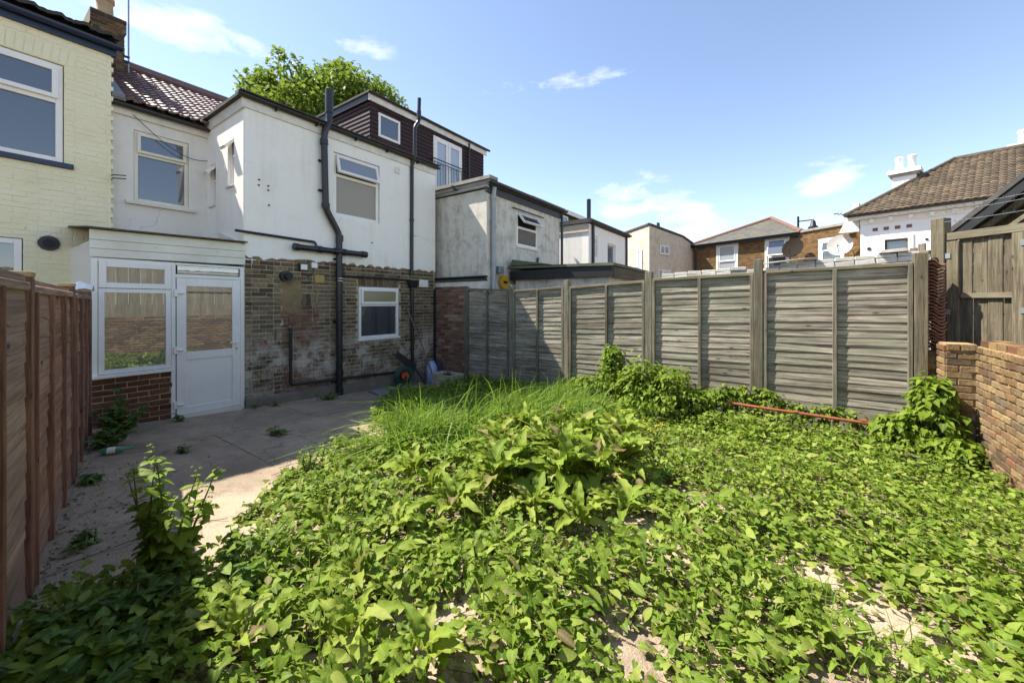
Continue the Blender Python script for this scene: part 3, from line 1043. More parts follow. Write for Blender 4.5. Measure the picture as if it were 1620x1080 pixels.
rt = MB().tube([(1.5, 10.83, 6.37), (7.05, 10.83, 6.37)], .10, 10).build('ridge', 'plum_tile', roof_o, smooth=True)
fh = MB().box(1.46, 1.62, 8.6, 8.9, 4.84, 4.90)
fh.prism([(1.46, 8.58, 4.86), (1.60, 8.58, 4.86), (1.60, 10.8, 6.34), (1.46, 10.8, 6.34)], (0, -.02, .05))
fh.build('flashing', 'lead', roof_o)

# chimney stack on the party wall
ch = MB().box(1.50, 1.92, 10.35, 10.98, 5.4, 6.96).build('chimney', 'dark_mortar', house)
CF, CSd = Fr((0, 10.35)), Fr((1.92, 10.35), (0, 1))
lay_bricks(CF, ch, 1.50, 1.92, 5.75, 6.75, 'chimney_brick', flemish=True, dep=.014)
lay_bricks(CSd, ch, 0, .63, 5.75, 6.75, 'chimney_brick', dep=.014, limit=0)
lay_bricks(Fr((0, 10.32)), ch, 1.47, 1.95, 6.75, 6.98, 'chimney_brick', dep=.03, d=-.02)
MB().box(1.47, 1.95, 10.325, 11.0, 6.74, 6.99).build('corbel', 'dark_mortar', ch)
MB().lathe((1.70, 10.6, 6.95), [(.15, 0), (.15, .10), (.125, .13), (.115, .36), (.14, .38), (.14, .45), (.12, .46), (.09, .46)], 16).build('chimney_pot', 'pot_clay', ch, smooth=True)
ae = thing('aerial_pole', 'thin television aerial pole strapped to the brown brick chimney', 'aerial', (1.98, 10.4, 6.0))
MB().tube([(1.985, 10.36, 6.05), (1.985, 10.36, 8.4)], .013, 8).build('pole', 'galvanised', ae)
MB().box(1.90, 2.0, 10.34, 10.38, 6.22, 6.26).build('clamp', 'iron', ae)
MB().box(1.90, 2.0, 10.34, 10.38, 6.32, 6.35).build('clamp', 'iron', ae)

# loose cable across the back wall
pts = [FM(1.72 + 1.0 * t, .05 + .05 * math.sin(t * 3), 4.70 - .55 * math.sin(t * 1.9) + .06 * t) for t in [i / 14 for i in range(15)]]
MB().tube(pts, .006, 5).build('cable', 'cable', house)
for z in (3.58, 3.63):
    MB().tube([FM(1.455, .0, z), FM(1.455, .25, z - .01), FM(1.60, .27, z + .01)], .008, 6).build('bracket_arm', 'iron', house)

# ================================================================== lean-to porch
porch = thing('lean_to_porch', 'white plastic lean-to porch with glazed door on a brown brick base', 'porch', (1.9, 7.9, 0))
MB().box(1.06, 2.74, 7.30, 8.74, -.1, 0.02).build('floor', 'cement', porch)
pb = MB().fbox(FA, 1.04, 1.84, -.16, -.004, -.02, .70).build('brick_base', 'porch_mortar', porch)
lay_bricks(FA, pb, 1.045, 1.835, .015, .69, 'porch_brick', l=.209, h=.059, joint=.0155, dep=.016, d=-.006)
MB().fbox(FA, 1.04, 1.05, -1.5, -.16, -.02, .70).build('side_base', 'porch_brick', porch)
MB().fbox(FA, 1.035, 1.06, -1.5, -.05, .70, 2.45).build('side_panel', 'upvc', porch)
pf = MB()
pf.fbox(FA, 1.035, 1.095, -.06, .012, .70, 2.235)
pf.fbox(FA, 1.825, 1.875, -.06, .012, -.01, 2.235)
pf.fbox(FA, 2.69, 2.745, -.06, .012, -.03, 2.235)
pf.fbox(FA, 1.095, 1.825, -.06, .010, 2.19, 2.235)
pf.fbox(FA, 1.875, 2.69, -.06, .010, 2.20, 2.235)
pf.fbox(FA, 1.875, 2.69, -.06, .010, 2.025, 2.07)
pf.build('frame', 'upvc', porch, bevel=.004)
MB().fbox(FA, 1.03, 1.845, -.10, .05, .690, .735).build('sill', 'upvc', porch, bevel=.008)
wv = rim(MB(), FA, 1.10, 1.82, .74, 1.845, .055, -.05, .02).build('fixed_light', 'upvc', porch, bevel=.004)
MB().fbox(FA, 1.15, 1.77, -.012, -.004, .79, 1.80).build('pane', 'glass_clear', wv)
tl = rim(MB(), FA, 1.10, 1.82, 1.85, 2.19, .07, -.05, .035).build('top_light', 'upvc', porch, bevel=.004)
MB().fbox(FA, 1.165, 1.755, -.008, .0, 1.915, 2.125).build('pane', 'glass_clear', tl)
tr = MB().fbox(FA, 1.90, 2.67, -.02, -.012, 2.075, 2.195).build('transom_pane', 'glass_clear', porch)
for z in (2.11, 2.145, 2.18):
    MB().fbox(FA, 1.90, 2.67, -.012, -.004, z - .012, z).build('louvre_slat', 'upvc', tr)
dr = MB()
dr.fbox(FA, 1.885, 1.995, -.035, .024, .04, 2.02)
dr.fbox(FA, 2.575, 2.685, -.035, .024, .04, 2.02)
dr.fbox(FA, 1.995, 2.575, -.035, .022, 1.90, 2.02)
dr.fbox(FA, 1.995, 2.575, -.035, .022, .83, .945)
dr.fbox(FA, 1.995, 2.575, -.035, .022, .04, .15)
door = dr.build('door', 'upvc', porch, bevel=.004)
MB().fbox(FA, 1.99, 2.58, -.004, .004, .93, 1.91).build('pane', 'glass_clear', door)
MB().fbox(FA, 1.99, 2.58, -.006, .006, .14, .84).build('lower_panel', 'upvc', door, bevel=.003)
for z in (1.80, .98, .20):
    h = MB().fbox(FA, 1.85, 1.90, .018, .045, z - .05, z + .05)
    h.tube([FA(1.88, .045, z), FA(1.955, .045, z)], .018, 8)
    h.build('hinge', 'upvc', door, bevel=.003)
hd = MB().fbox(FA, 2.615, 2.65, .024, .036, .90, 1.10)
hd.build('handle_plate', 'upvc', door, bevel=.004)
MB().tube([FA(2.632, .03, 1.04), FA(2.632, .075, 1.04), FA(2.53, .075, 1.042)], .011, 8).build('handle', 'upvc', door, smooth=True)
MB().tube([FA(2.632, .034, .945), FA(2.632, .042, .945)], .009, 10).build('keyhole', 'iron', door)
MB().fbox(FA, 1.87, 2.70, -.05, .07, -.035, .035).build('threshold', 'upvc_cream', porch, bevel=.004)
for i, (z0, z1) in enumerate(((2.24, 2.345), (2.349, 2.455), (2.459, 2.585))):
    b = MB().hexa([FA(1.02, .034, z0), FA(2.745, .034, z0 + .03), FA(2.745, 0, z0 + .03), FA(1.02, 0, z0), FA(1.02, .024, z1), FA(2.745, .024, z1 + .03), FA(2.745, 0, z1 + .03), FA(1.02, 0, z1)])
    b.build('cladding_board', 'upvc_cream', porch)
for a, z in ((1.28, 2.52), (1.66, 2.42), (1.28, 2.30), (2.0, 2.53), (2.38, 2.45), (2.0, 2.36), (2.66, 2.40), (1.68, 2.27)):
    MB().tube([FA(a, .028, z), FA(a, .038, z)], .011, 8).build('screw_cap', 'white_fascia', porch)
MB().hexa([FA(1.0, .10, 2.588), FA(2.76, .10, 2.618), FA(2.76, -1.53, 2.80), FA(1.0, -1.53, 2.77), FA(1.0, .10, 2.61), FA(2.76, .10, 2.64), FA(2.76, -1.53, 2.825), FA(1.0, -1.53, 2.795)]).build('roof_sheet', 'shed_wood', porch)
MB().prism([FA(2.75, .06, 2.60), FA(2.75, -.9, 2.88), FA(2.75, -.9, 2.70)], (-.05, 0, 0)).build('flashing_strip', 'white_fascia', porch)

# ================================================================== yellow painted house next door
yel = thing('cream_brick_house', 'cream painted brick house with navy gutter and blue window sill', 'house', (-2, 9.5, 0))
FY = Fr((0, 8.60))
yh = [(-.75, .965, 3.64, 5.08), (-.7, .59, 1.2, 2.54)]
yw = wall_sheet(FY, -6, 1.45, 0, 5.62, yh, reveal=.11, thick=.25).build('wall', 'cream_paint', yel)
MB().box(-5.9, 1.40, 8.86, 13, 0, 5.5).build('house_core', 'cream_paint', yel)
arch = [(-.85, 1.08, 5.08, 5.33)]
lay_bricks(FY, yw, -1.4, 1.45, 1.3, 5.60, 'cream_paint', [yh[0], yh[1], arch[0]], dep=.014, d=-.009, limit=0, flemish=True, sag=.004)
am = brick_meshes(.070, .235, .016, 'cream_paint')
for i in range(24):
    a = -.82 + i * .081
    place('brick', random.choice(am), yw, FY.matrix(a, -.008, 5.205) @ Matrix.Rotation((a - .1) * .16, 4, 'Y'))
for i in range(52):                                     # toothed quoin where the cream brickwork stops
    if i % 2:
        MB().fbox(FY, 1.44, 1.475, -.15, .003, 1.7 + i * .075, 1.7 + i * .075 + .065).build('brick', 'cream_paint', yw)
window(yel, FY, -.74, .955, 3.67, 5.07, split=4.55, d=-.08, fw=.07, pane='glass', sill=(.10, .05, .075, 'navy_paint'))
window(yel, FY, -.69, .58, 1.25, 2.53, split=None, d=-.07, fw=.07, pane='glass')
vt = MB().tube([FY(.82, 0, 2.50), FY(.82, .03, 2.50)], .105, 24).build('vent', 'black_plastic', yel, smooth=True)
MB().tube([FY(.82, .03, 2.50), FY(.82, .05, 2.50)], .06, 18).build('vent_flap', 'dark_rubber', vt, smooth=True)
MB().fbox(FY, -6, 1.50, .002, .05, 5.46, 5.66).build('fascia', 'navy_paint', yel)
gutter(FY, -6, 1.56, .11, 5.60, .06).build('gutter', 'navy_paint', yel, smooth=True)
yr = MB().prism([(-6, 8.50, 5.66), (-6, 13.4, 5.66), (-6, 10.95, 6.52)], (7.5, 0, 0)).build('roof', 'felt', yel)
sl2 = Vector((0, 2.45, .86))
tile_roof('roof_tiles', 'dark_gutter', yr, (-2.2, 8.44, 5.69), (.25, 0, 0), sl2 / 10, 15, 10, Vector((0, -.86, 2.45)).normalized(), wave=.03, step=.035, prof=6)

# ================================================================== neighbour with the dark dormer
dor = thing('dormer_house', 'terraced house behind with dark plum boarded roof dormer and white french doors', 'house', (9, 10.5, 0))
FD = Fr((0, 9.0))
MB().box(7.0, 11.1, 9.35, 13, 0, 5.2).build('house_core', 'grey_render', dor)
dh = [(6.55, 7.31, 6.06, 6.74), (8.60, 9.95, 5.0, 6.82)]
wall_sheet(FD, 6.31, 11.12, 4.9, 6.98, dh, d=-.03, reveal=.08, thick=.2).build('dormer_wall', 'purple_cladding', dor)
MB().box(6.34, 11.10, 9.24, 12.5, 4.9, 6.95).build('dormer_core', 'purple_cladding', dor)
k = 0
z = 4.95
while z < 6.84:
    segs = [(6.31, 11.12)]
    for h in dh:
        if z + .09 > h[2] and z < h[3]:
            segs = [s2 for s in segs for s2 in ((s[0], min(s[1], h[0])), (max(s[0], h[1]), s[1])) if s2[1] - s2[0] > .02]
    for s0, s1 in segs:
        MB().hexa([FD(s0, .012, z), FD(s1, .012, z), FD(s1, -.03, z), FD(s0, -.03, z), FD(s0, -.01, z + .115), FD(s1, -.01, z + .115), FD(s1, -.03, z + .115), FD(s0, -.03, z + .115)]).build('cladding_board', 'purple_cladding', dor)
    FDs = Fr((6.31, 9.0), (0, -1))
    MB().hexa([FDs(-3.0, .03, z), FDs(0, .03, z), FDs(0, -.01, z), FDs(-3.0, -.01, z), FDs(-3.0, .004, z + .115), FDs(0, .004, z + .115), FDs(0, -.01, z + .115), FDs(-3.0, -.01, z + .115)]).build('cladding_board', 'purple_cladding', dor)
    z += .118
MB().box(6.18, 11.25, 8.90, 12.6, 7.10, 7.16).build('dormer_roof', 'felt', dor)
MB().fbox(FD, 6.22, 11.22, .03, .07, 6.92, 7.10).build('fascia', 'white_fascia', dor)
MB().box(6.22, 6.27, 8.98, 12.4, 6.94, 7.10).build('fascia', 'dark_gutter', dor)
gutter(FD, 6.15, 11.32, .12, 7.13).build('gutter', 'dark_gutter', dor, smooth=True)
window(dor, FD, 6.56, 7.30, 6.07, 6.73, d=-.05, fw=.07, pane='glass')
fd = rim(MB(), FD, 8.61, 9.94, 5.0, 6.81, .06, -.06, .01).build('french_doors', 'upvc', dor, bevel=.004)
for a0, a1 in ((8.67, 9.27), (9.28, 9.88)):
    rim(MB(), FD, a0, a1, 5.05, 6.75, .10, -.05, .02).build('door_leaf', 'upvc', fd, bevel=.004)
    MB().fbox(FD, a0 + .09, a1 - .09, -.02, -.012, 5.13, 6.66).build('pane', 'glass_curtain', fd)
rl = MB().tube([FD(8.5, .14, 6.02), FD(10.05, .14, 6.02)], .018, 8)
rl.tube([FD(8.5, .14, 5.92), FD(10.05, .14, 5.92)], .012, 8)
rl.tube([FD(8.5, .14, 6.02), FD(8.5, 0, 6.02)], .014, 6)
rl.tube([FD(10.05, .14, 6.02), FD(10.05, 0, 6.02)], .014, 6)
rail = rl.build('balcony_rail', 'iron', dor)
for i in range(13):
    a = 8.53 + i * 1.49 / 12
    MB().tube([FD(a, .14, 5.05), FD(a, .14, 5.92)], .008, 6).build('baluster', 'iron', rail)
pipe(FD, [(10.22, .09, 7.05), (10.24, .07, 6.9), (10.24, .07, 4.9)], .035, 'downpipe', parent=dor, n=8)
t2 = thing('tv_aerial', 'small spiky television aerial on the dark dormer roof', 'aerial', (9.4, 10.5, 7.16))
MB().tube([(9.4, 10.5, 7.15), (9.4, 10.5, 8.0)], .015, 6).build('mast', 'galvanised', t2)
MB().tube([(9.0, 10.9, 8.05), (9.6, 10.3, 7.8)], .010, 6).build('boom', 'galvanised', t2)
for i in range(6):
    c = Vector((9.05, 10.85, 8.03)).lerp(Vector((9.55, 10.35, 7.82)), i / 5)
    MB().tube([c + Vector((-.13, -.13, .02)), c + Vector((.13, .13, -.02))], .006, 5).build('element', 'galvanised', t2)

for o_ in (dor, t2):
    o_.location = Vector(o_.location) + Vector((.28, .34, .19))

# ================================================================== grey rendered extension
gry = thing('grey_rendered_house', 'stained grey rendered house end with open top window and pale downpipe', 'house', (8.9, 7.4, -.2))
FG, FGs = Fr((0, 5.75)), Fr((7.13, 5.75), (0, -1))
wall_sheet(FG, 7.13, 10.61, -.3, 4.28, [(8.34, 9.36, 3.12, 4.0)], reveal=.09, thick=.25).build('front_wall', 'grey_render', gry)
wall_sheet(FGs, -3.2, -.252, -.3, 4.28, d=.001, thick=.2).build('side_wall', 'grey_render', gry)
MB().box(7.36, 10.58, 6.05, 9.3, -.3, 4.2).build('house_core', 'grey_render', gry)
window(gry, FG, 8.345, 9.355, 3.125, 3.99, split=3.60, d=-.06, fw=.06, pane='glass', open_top=R(38), sill=(.03, .03, .05, 'white_fascia'))
MB().fbox(FG, 8.15, 9.65, .0, .04, 4.04, 4.06).build('drip_strip', 'dark_gutter', gry)
pr = MB().box(7.10, 10.75, 5.64, 9.3, 4.36, 4.498).build('roof', 'felt', gry)
MB().box(7.09, 7.40, 5.63, 9.3, 4.50, 4.58).build('parapet', 'concrete_edge', gry)
MB().box(7.06, 10.7, 5.70, 5.745, 4.20, 4.358).build('fascia', 'dark_gutter', gry)
gutter(FG, 7.02, 10.82, .13, 4.44, .06).build('gutter', 'dark_gutter', gry, smooth=True)
gutter(FGs, -3.2, .08, .05, 4.34, .042).build('gutter', 'grey_pipe', gry, smooth=True)
lg = gutter(FGs, -1.6, .10, .14, 2.28, .06).build('lower_gutter', 'dark_gutter', gry, smooth=True)
MB().fbox(FGs, -1.6, .02, .002, .16, 1.4, 2.16).build('lower_bay', 'white_fascia', gry)
MB().fbox(FGs, -1.6, .02, .002, .19, 2.17, 2.215).build('bay_roof', 'felt', gry)
pipe(FG, [(7.30, .09, 4.34), (7.30, .07, 4.2), (7.31, .07, -.2)], .055, 'downpipe', 'grey_pipe', [((7.30, .07, 4.16), (7.30, .07, 4.06)), ((7.31, .07, 3.46), (7.31, .07, 3.4)), ((7.31, .07, 2.6), (7.31, .07, 2.53))], gry)
pipe(FG, [(10.66, .06, 4.4), (10.66, .06, 2.0)], .04, 'downpipe', parent=gry, n=8)
pipe(FG, [(9.3, .02, 2.55), (9.3, .05, 2.9)], .03, 'waste_pipe', parent=gry, n=8)
al = MB().tube([FG(7.72, .02, 2.16), FG(7.72, .10, 2.16)], .16, 20).build('round_box', 'alarm_yellow', gry, smooth=True)
MB().fbox(FG, 7.64, 7.80, .10, .106, 2.13, 2.19).build('print', 'iron', al)
MB().fbox(FG, 7.42, 7.60, .02, .15, 2.36, 2.52).build('floodlight', 'galvanised', gry, bevel=.01)

# ================================================================== white extension further along
wht = thing('white_rendered_house', 'small white rendered house end with two windows and black vent pipe', 'house', (14.5, 7.4, -.2))
FWs = Fr((12.7, 5.75), (0, -1))
wholes = [(12.95, 13.45, 3.30, 4.05), (14.42, 15.25, 3.05, 3.95)]
wall_sheet(FG, 12.7, 16.43, -.3, 4.4, wholes, reveal=.14, thick=.25).build('front_wall', 'white_render', wht)
wall_sheet(FWs, -3.4, -.252, -.3, 4.4, d=.001, thick=.2).build('side_wall', 'offwhite_render', wht)
MB().box(12.95, 16.4, 6.05, 9.2, -.3, 4.35).build('house_core', 'white_render', wht)
MB().box(12.6, 16.6, 5.62, 9.2, 4.42, 4.56).build('roof', 'felt', wht)
MB().fbox(FWs, -3.4, .02, .004, .04, 4.12, 4.40).build('fascia', 'beige_render', wht)
gutter(FG, 12.55, 16.65, .14, 4.50, .06).build('gutter', 'dark_gutter', wht, smooth=True)
window(wht, FG, *wholes[0], split=3.70, d=-.12, fw=.06, pane='glass_curtain')
window(wht, FG, *wholes[1], split=None, d=-.12, fw=.06, pane='glass')
pipe(FG, [(12.98, .05, 4.45), (12.98, .05, 1.5)], .055, 'downpipe', parent=wht, n=8)
pipe(FG, [(16.40, .05, 4.45), (16.40, .05, 1.5)], .045, 'downpipe', parent=wht, n=8)
MB().tube([(13.5, 6.1, 4.5), (13.5, 6.1, 5.45)], .075, 12).build('vent_pipe', 'black_plastic', wht, smooth=True)
MB().box(11.0, 19.5, 9.25, 13.5, -.3, 5.0).build('main_house', 'offwhite_render', wht)
wd = MB().box(14.1, 19.4, 9.0, 12.5, 4.9, 6.0).build('dormer', 'shed_wood', wht)
MB().box(13.8, 19.7, 8.8, 12.6, 6.0, 6.08).build('dormer_roof', 'felt', wd)
MB().fbox(FD, 13.8, 19.7, .20, .24, 5.90, 6.10).build('dormer_fascia', 'white_fascia', wd)
window(wd, FD, 16.2, 17.4, 5.3, 5.85, d=.0, fw=.08, pane='glass', name='dormer_window')

# ================================================================== flat-roofed garage behind the fence
gar = thing('flat_roof_garage', 'low garage with dark felt roof and black fascia behind the fence', 'garage', (9.2, 4.4, -.25))
MB().box(8.08, 10.35, 3.19, 5.6, -.3, 2.30).build('wall', 'grey_render', gar)
MB().hexa([(7.92, 3.03, 2.44), (10.5, 3.03, 2.42), (10.5, 5.72, 2.50), (7.92, 5.72, 2.50), (7.92, 3.03, 2.50), (10.5, 3.03, 2.48), (10.5, 5.72, 2.56), (7.92, 5.72, 2.56)]).build('roof', 'green_felt', gar)
MB().box(7.95, 8.0, 3.06, 5.68, 2.22, 2.437).build('fascia', 'iron', gar)
MB().box(8.0, 10.46, 3.05, 3.09, 2.20, 2.418).build('fascia', 'shed_wood', gar)
MB().prism([(7.93, 5.65, 2.57), (7.93, 4.6, 2.56), (7.93, 5.6, 2.72)], (.6, 0, 0)).build('roof_kerb', 'green_felt', gar)

# ================================================================== white painted brick wall behind the fence
ww = thing('white_brick_wall', 'white painted brick garden wall showing just above the fence tops', 'wall', (7.7, .3, -.25))
FWW = Fr((7.6, 0), (0, -1))
def wtop(a):
    return 2.165 + .05 * (a + 1.9)
wm = MB()
wm.hexa([FWW(-2.0, 0, -.3), FWW(1.5, 0, -.3), FWW(1.5, -.22, -.3), FWW(-2.0, -.22, -.3), FWW(-2.0, 0, wtop(-2) - .02), FWW(1.5, 0, wtop(1.5) - .02), FWW(1.5, -.22, wtop(1.5) - .02), FWW(-2.0, -.22, wtop(-2) - .02)])
wmo = wm.build('mortar', 'white_mortar', ww)
bm2 = brick_meshes(.215, .068, .02, 'white_brick', 4, .006)
for r in range(3):
    for i in range(16):
        a = -1.98 + i * .226 + (.11 if r % 2 else 0)
        if a > 1.35 or (r == 2 and random.random() < .12):
            continue
        place('brick', random.choice(bm2), wmo, FWW.matrix(a + .11, -.004, wtop(a) - .21 + r * .077) @ Matrix.Rotation(-.05, 4, 'Y'))
for i in range(15):
    if i in (6, 7):
        continue
    a = -1.98 + i * .226
    MB().fbox(FWW, a, a + .212, -.22, .012, wtop(a) - .02 + .003 * (i % 3), wtop(a) + .035 + .003 * (i % 3)).build('coping_brick', 'white_brick', ww, bevel=.006)
sh = thing('loose_white_board', 'warped white board lying on top of the white brick wall', 'board', (7.5, .1, 2.3))
MB().hexa([FWW(-.42, .12, 2.28), FWW(.30, .12, 2.325), FWW(.30, -.2, 2.34), FWW(-.42, -.2, 2.30), FWW(-.42, .12, 2.295), FWW(.30, .14, 2.345), FWW(.30, -.2, 2.355), FWW(-.42, -.2, 2.315)]).build('board', 'upvc', sh)
sc = thing('rough_stone', 'rough grey stone cap sitting on the right end of the white wall', 'stone', (7.6, -1.05, 2.3))
MB().hexa([FWW(.98, .06, 2.352), FWW(1.30, .06, 2.365), FWW(1.30, -.2, 2.365), FWW(.98, -.2, 2.352), FWW(1.02, .03, 2.40), FWW(1.27, .03, 2.415), FWW(1.25, -.16, 2.415), FWW(1.03, -.16, 2.40)]).build('stone', 'concrete_edge', sc, bevel=.01)

# ================================================================== far buildings
def gable_window(parent, fr, a0, a1, z0, z1, surround=.0, split=None, pane='glass', open_top=0, fw=.07, mull=()):
    if surround:
        rim(MB(), fr, a0 - surround, a1 + surround, z0 - surround, z1 + surround, surround, -.02, .05).build('window_surround', 'white_fascia', parent, bevel=.01)
    return window(parent, fr, a0, a1, z0, z1, split=split, d=-.05, fw=fw, pane=pane, open_top=open_top, mullions=mull)

bei = thing('beige_rendered_building', 'plain beige rendered building with small windows beyond the white house', 'building', (27, 8, -.3))
FB1, FB2, FB3 = Fr((26.38, 9.45), (24.37 - 26.38, 7.09 - 9.45)), Fr((24.37, 7.09), (27.67 - 24.37, 5.9 - 7.09)), Fr((27.67, 5.9), (30.43 - 27.67, 5.45 - 5.9))
wins = [(1.02, 1.95, 4.72, 5.26), (.85, 2.1, 3.0, 3.75)]
# body as one closed shell with a shallow pitched top
poly = [(26.38, 9.45), (24.37, 7.09), (27.67, 5.9), (30.43, 5.45), (33, 8.5), (29, 11)]
tops = [6.35, 6.40, 6.0, 5.55, 5.6, 6.2]
sh_ = MB()
nP = len(poly)
sh_.v = [(x, y, -.4) for x, y in poly] + [(x, y, z) for (x, y), z in zip(poly, tops)] + [(28, 8, 6.6)]
sh_.f = [(i, (i + 1) % nP, nP + (i + 1) % nP, nP + i) for i in range(nP)] + [(nP + i, nP + (i + 1) % nP, 2 * nP) for i in range(nP)]
sh_.build('wall', 'beige_render', bei)
for i in range(3):
    a, b = Vector((*poly[i], tops[i])), Vector((*poly[i + 1], tops[i + 1]))
    MB().tube([a + Vector((0, 0, .03)), b + Vector((0, 0, .03))], .09, 6).build('roof_edge', 'felt', bei)
for a0, a1, z0, z1 in wins:
    window(bei, FB2, a0, a1, z0, z1, d=.01, fw=.06, pane='glass_curtain', mullions=((a0 + a1) / 2,), sill=(.04, .10, .05, 'white_fascia'))
window(bei, FB1, 1.9, 2.4, 3.6, 5.0, d=.01, fw=.05, pane='glass_curtain')
for a in (1.1, 1.25):
    MB().lathe((*FB2(a, -.2, 6.3)[:2], 6.3), [(.06, 0), (.05, .35), (.06, .38)], 8).build('flue_pot', 'dark_rubber', bei)
pipe(FB3, [(2.95, .08, 5.45), (2.95, .08, 1)], .06, 'downpipe', parent=bei, n=8)
d0 = thing('wall_dish', 'small pale satellite dish low on the beige building', 'dish', FB1(2.4, .3, 3.5))

def dish(root, c, aim, r, mat, depth=.22, post=None):
    c, aim = Vector(c), Vector(aim).normalized()
    q = aim.to_track_quat('Z', 'Y')
    mb = MB()
    n, m = 24, 5
    for side in (0, 1):
        base = len(mb.v)
        for i in range(m + 1):
            rr = r * i / m
            for k in range(n):
                p = Vector((rr * math.cos(6.28319 * k / n), rr * 1.08 * math.sin(6.28319 * k / n), depth * r * (i / m) ** 2 - .012 * side))
                mb.v.append(tuple(c + q @ p))
        for i in range(m):
            for k in range(n):
                f = (base + i * n + k, base + i * n + (k + 1) % n, base + (i + 1) * n + (k + 1) % n, base + (i + 1) * n + k)
                mb.f.append(f if not side else f[::-1])
    mb.build('reflector', mat, root, smooth=True)
    tip = c + q @ Vector((0, -r * .35, r * .9))
    MB().tube([c + q @ Vector((0, -r, .1 * r)), tip], .012, 6).build('arm', 'dark_rubber', root)
    MB().tube([tip, tip + q @ Vector((0, .02, -.10))], .03, 8).build('receiver', 'dark_rubber', root)
    if post:
        MB().tube([c - aim * .01, Vector(post[0]), Vector(post[1])], .022, 8).build('bracket', 'galvanised', root)
dish(d0, FB1(2.4, .45, 3.55), (-.8, -.2, .45), .33, 'dish_grey', post=(FB1(2.4, .2, 3.3), FB1(2.4, 0, 3.3)))

bh = thing('hipped_brick_house', 'yellow brick house with grey slate hipped roof and two tall white windows', 'house', (29.5, 2.5, -.3))
FH = Fr((29.27, 5.36), (27.14 - 29.27, -.29 - 5.36))
LH = math.hypot(2.13, 5.65)
hw = [(1.50, 2.62, 3.3, 5.35), (4.40, 5.42, 3.3, 5.35)]
hwl = wall_sheet(FH, 0, LH, -.4, 5.5, hw, reveal=.1, thick=.3).build('wall', 'yellow_mortar', bh)
lay_bricks(FH, hwl, 0, LH, 2.6, 5.5, 'yellow_stock', [(a - .16, b + .16, c - .1, d + .16) for a, b, c, d in hw], limit=0, dep=.016)
MB().add([FH(.05, -.25, -.4), FH(LH - .05, -.25, -.4), FH(LH - .05, -5, -.4), FH(.05, -5, -.4), FH(.05, -.25, 5.4), FH(LH - .05, -.25, 5.4), FH(LH - .05, -5, 5.4), FH(.05, -5, 5.4)], [(0, 1, 5, 4), (1, 2, 6, 5), (2, 3, 7, 6), (3, 0, 4, 7), (4, 5, 6, 7)]).build('house_core', 'yellow_mortar', bh)
for i, (a0, a1, z0, z1) in enumerate(hw):
    gable_window(bh, FH, a0, a1, z0, z1, .13, split=4.35 if i else 4.3, pane='glass_curtain' if i == 0 else 'glass', open_top=R(14) if i else 0)
E0, E1, E2, E3 = FH(-.35, .35, 5.55), FH(LH + .2, .35, 5.55), FH(LH + .2, -5.4, 5.55), FH(-.35, -5.4, 5.55)
AP, AP2 = FH(3.7, -2.2, 7.0), FH(3.7, -3.0, 7.0)
rf = MB().add([E0, E1, E2, E3, AP, AP2], [(0, 1, 4), (1, 2, 5, 4), (2, 3, 5), (3, 0, 4, 5), (0, 3, 2, 1)]).build('roof', 'slate', bh)
# slates course by course on the slope that faces the garden
slm = MB()
e0, e1, ap = Vector(E0), Vector(E1), Vector(AP)
nrm = (e1 - e0).cross(ap - e0).normalized()
if nrm.z < 0: nrm = -nrm
for r in range(14):
    t0, t1 = r / 14, (r + 1.25) / 14
    l0, l1 = e0.lerp(ap, t0), e1.lerp(ap, t0)
    up_ = ((e0 + e1) / 2).lerp(ap, 1) - (e0 + e1) / 2
    w = (l1 - l0).length
    nn = max(1, int(w / .30))
    for k in range(nn):
        p0, p1 = l0.lerp(l1, k / nn), l0.lerp(l1, (k + .97) / nn)
        v = (ap - (e0.lerp(e1, .5))) / 14 * 1.2
        v = v - (e1 - e0).normalized() * v.dot((e1 - e0).normalized())
        slm.quad(p0 + nrm * .03, p1 + nrm * .03, p1 + v + nrm * .008, p0 + v + nrm * .008)
slm.build('slates', 'slate', rf, kind='stuff')
for a, b in ((E0, AP), (E1, AP)):
    MB().tube([Vector(a) + Vector((0, 0, .03)), Vector(b) + Vector((0, 0, .05))], .11, 8).build('hip_tiles', 'ridge_tile', rf)
MB().fbox(FH, -.3, LH + .1, .24, .30, 5.38, 5.56).build('fascia', 'navy_paint', bh)
gutter(FH, -.35, LH + .1, .38, 5.54, .07).build('gutter', 'dark_gutter', bh, smooth=True)
pipe(FH, [(-.05, .35, 5.45), (-.02, .08, 5.1), (-.02, .08, 1)], .05, 'downpipe', parent=bh, n=8)

bx = thing('flat_brick_extension', 'flat-topped yellow brick extension carrying two satellite dishes', 'house', (26.6, -1.2, -.3))
FX = Fr((27.0, -.28), (25.04 - 27.0, -2.70 + .28))
LX = math.hypot(1.96, 2.42)
xh = [(1.24, 2.26, 3.7, 4.86)]
xw = wall_sheet(FX, 0, LX, -.4, 5.5, xh, d=.1, reveal=.1, thick=.3).build('wall', 'yellow_mortar', bx)
lay_bricks(FX, xw, 0, LX, 2.6, 5.48, 'yellow_stock', [(xh[0][0] - .15, xh[0][1] + .15, 3.5, 5.0)], limit=0, dep=.016, d=.094)
MB().fbox(FX, 0, LX, -3, -.2, -.4, 5.4).build('house_core', 'yellow_mortar', bx)
MB().fbox(FX, -.15, LX + .02, -3, .2, 5.5, 5.62).build('roof_edge', 'concrete_edge', bx)
gable_window(bx, Fr(FX(0, .1, 0)[:2], FX.u), 1.25, 2.25, 3.7, 4.86, .13, split=4.28, open_top=R(10))
MB().fbox(FX, 2.55, 2.8, .1, .28, 5.05, 5.25).build('lamp', 'upvc', bx, bevel=.02)
ds1 = thing('mesh_dish', 'dark brown mesh satellite dish on the yellow brick wall', 'dish', FX(.35, .6, 4.4))
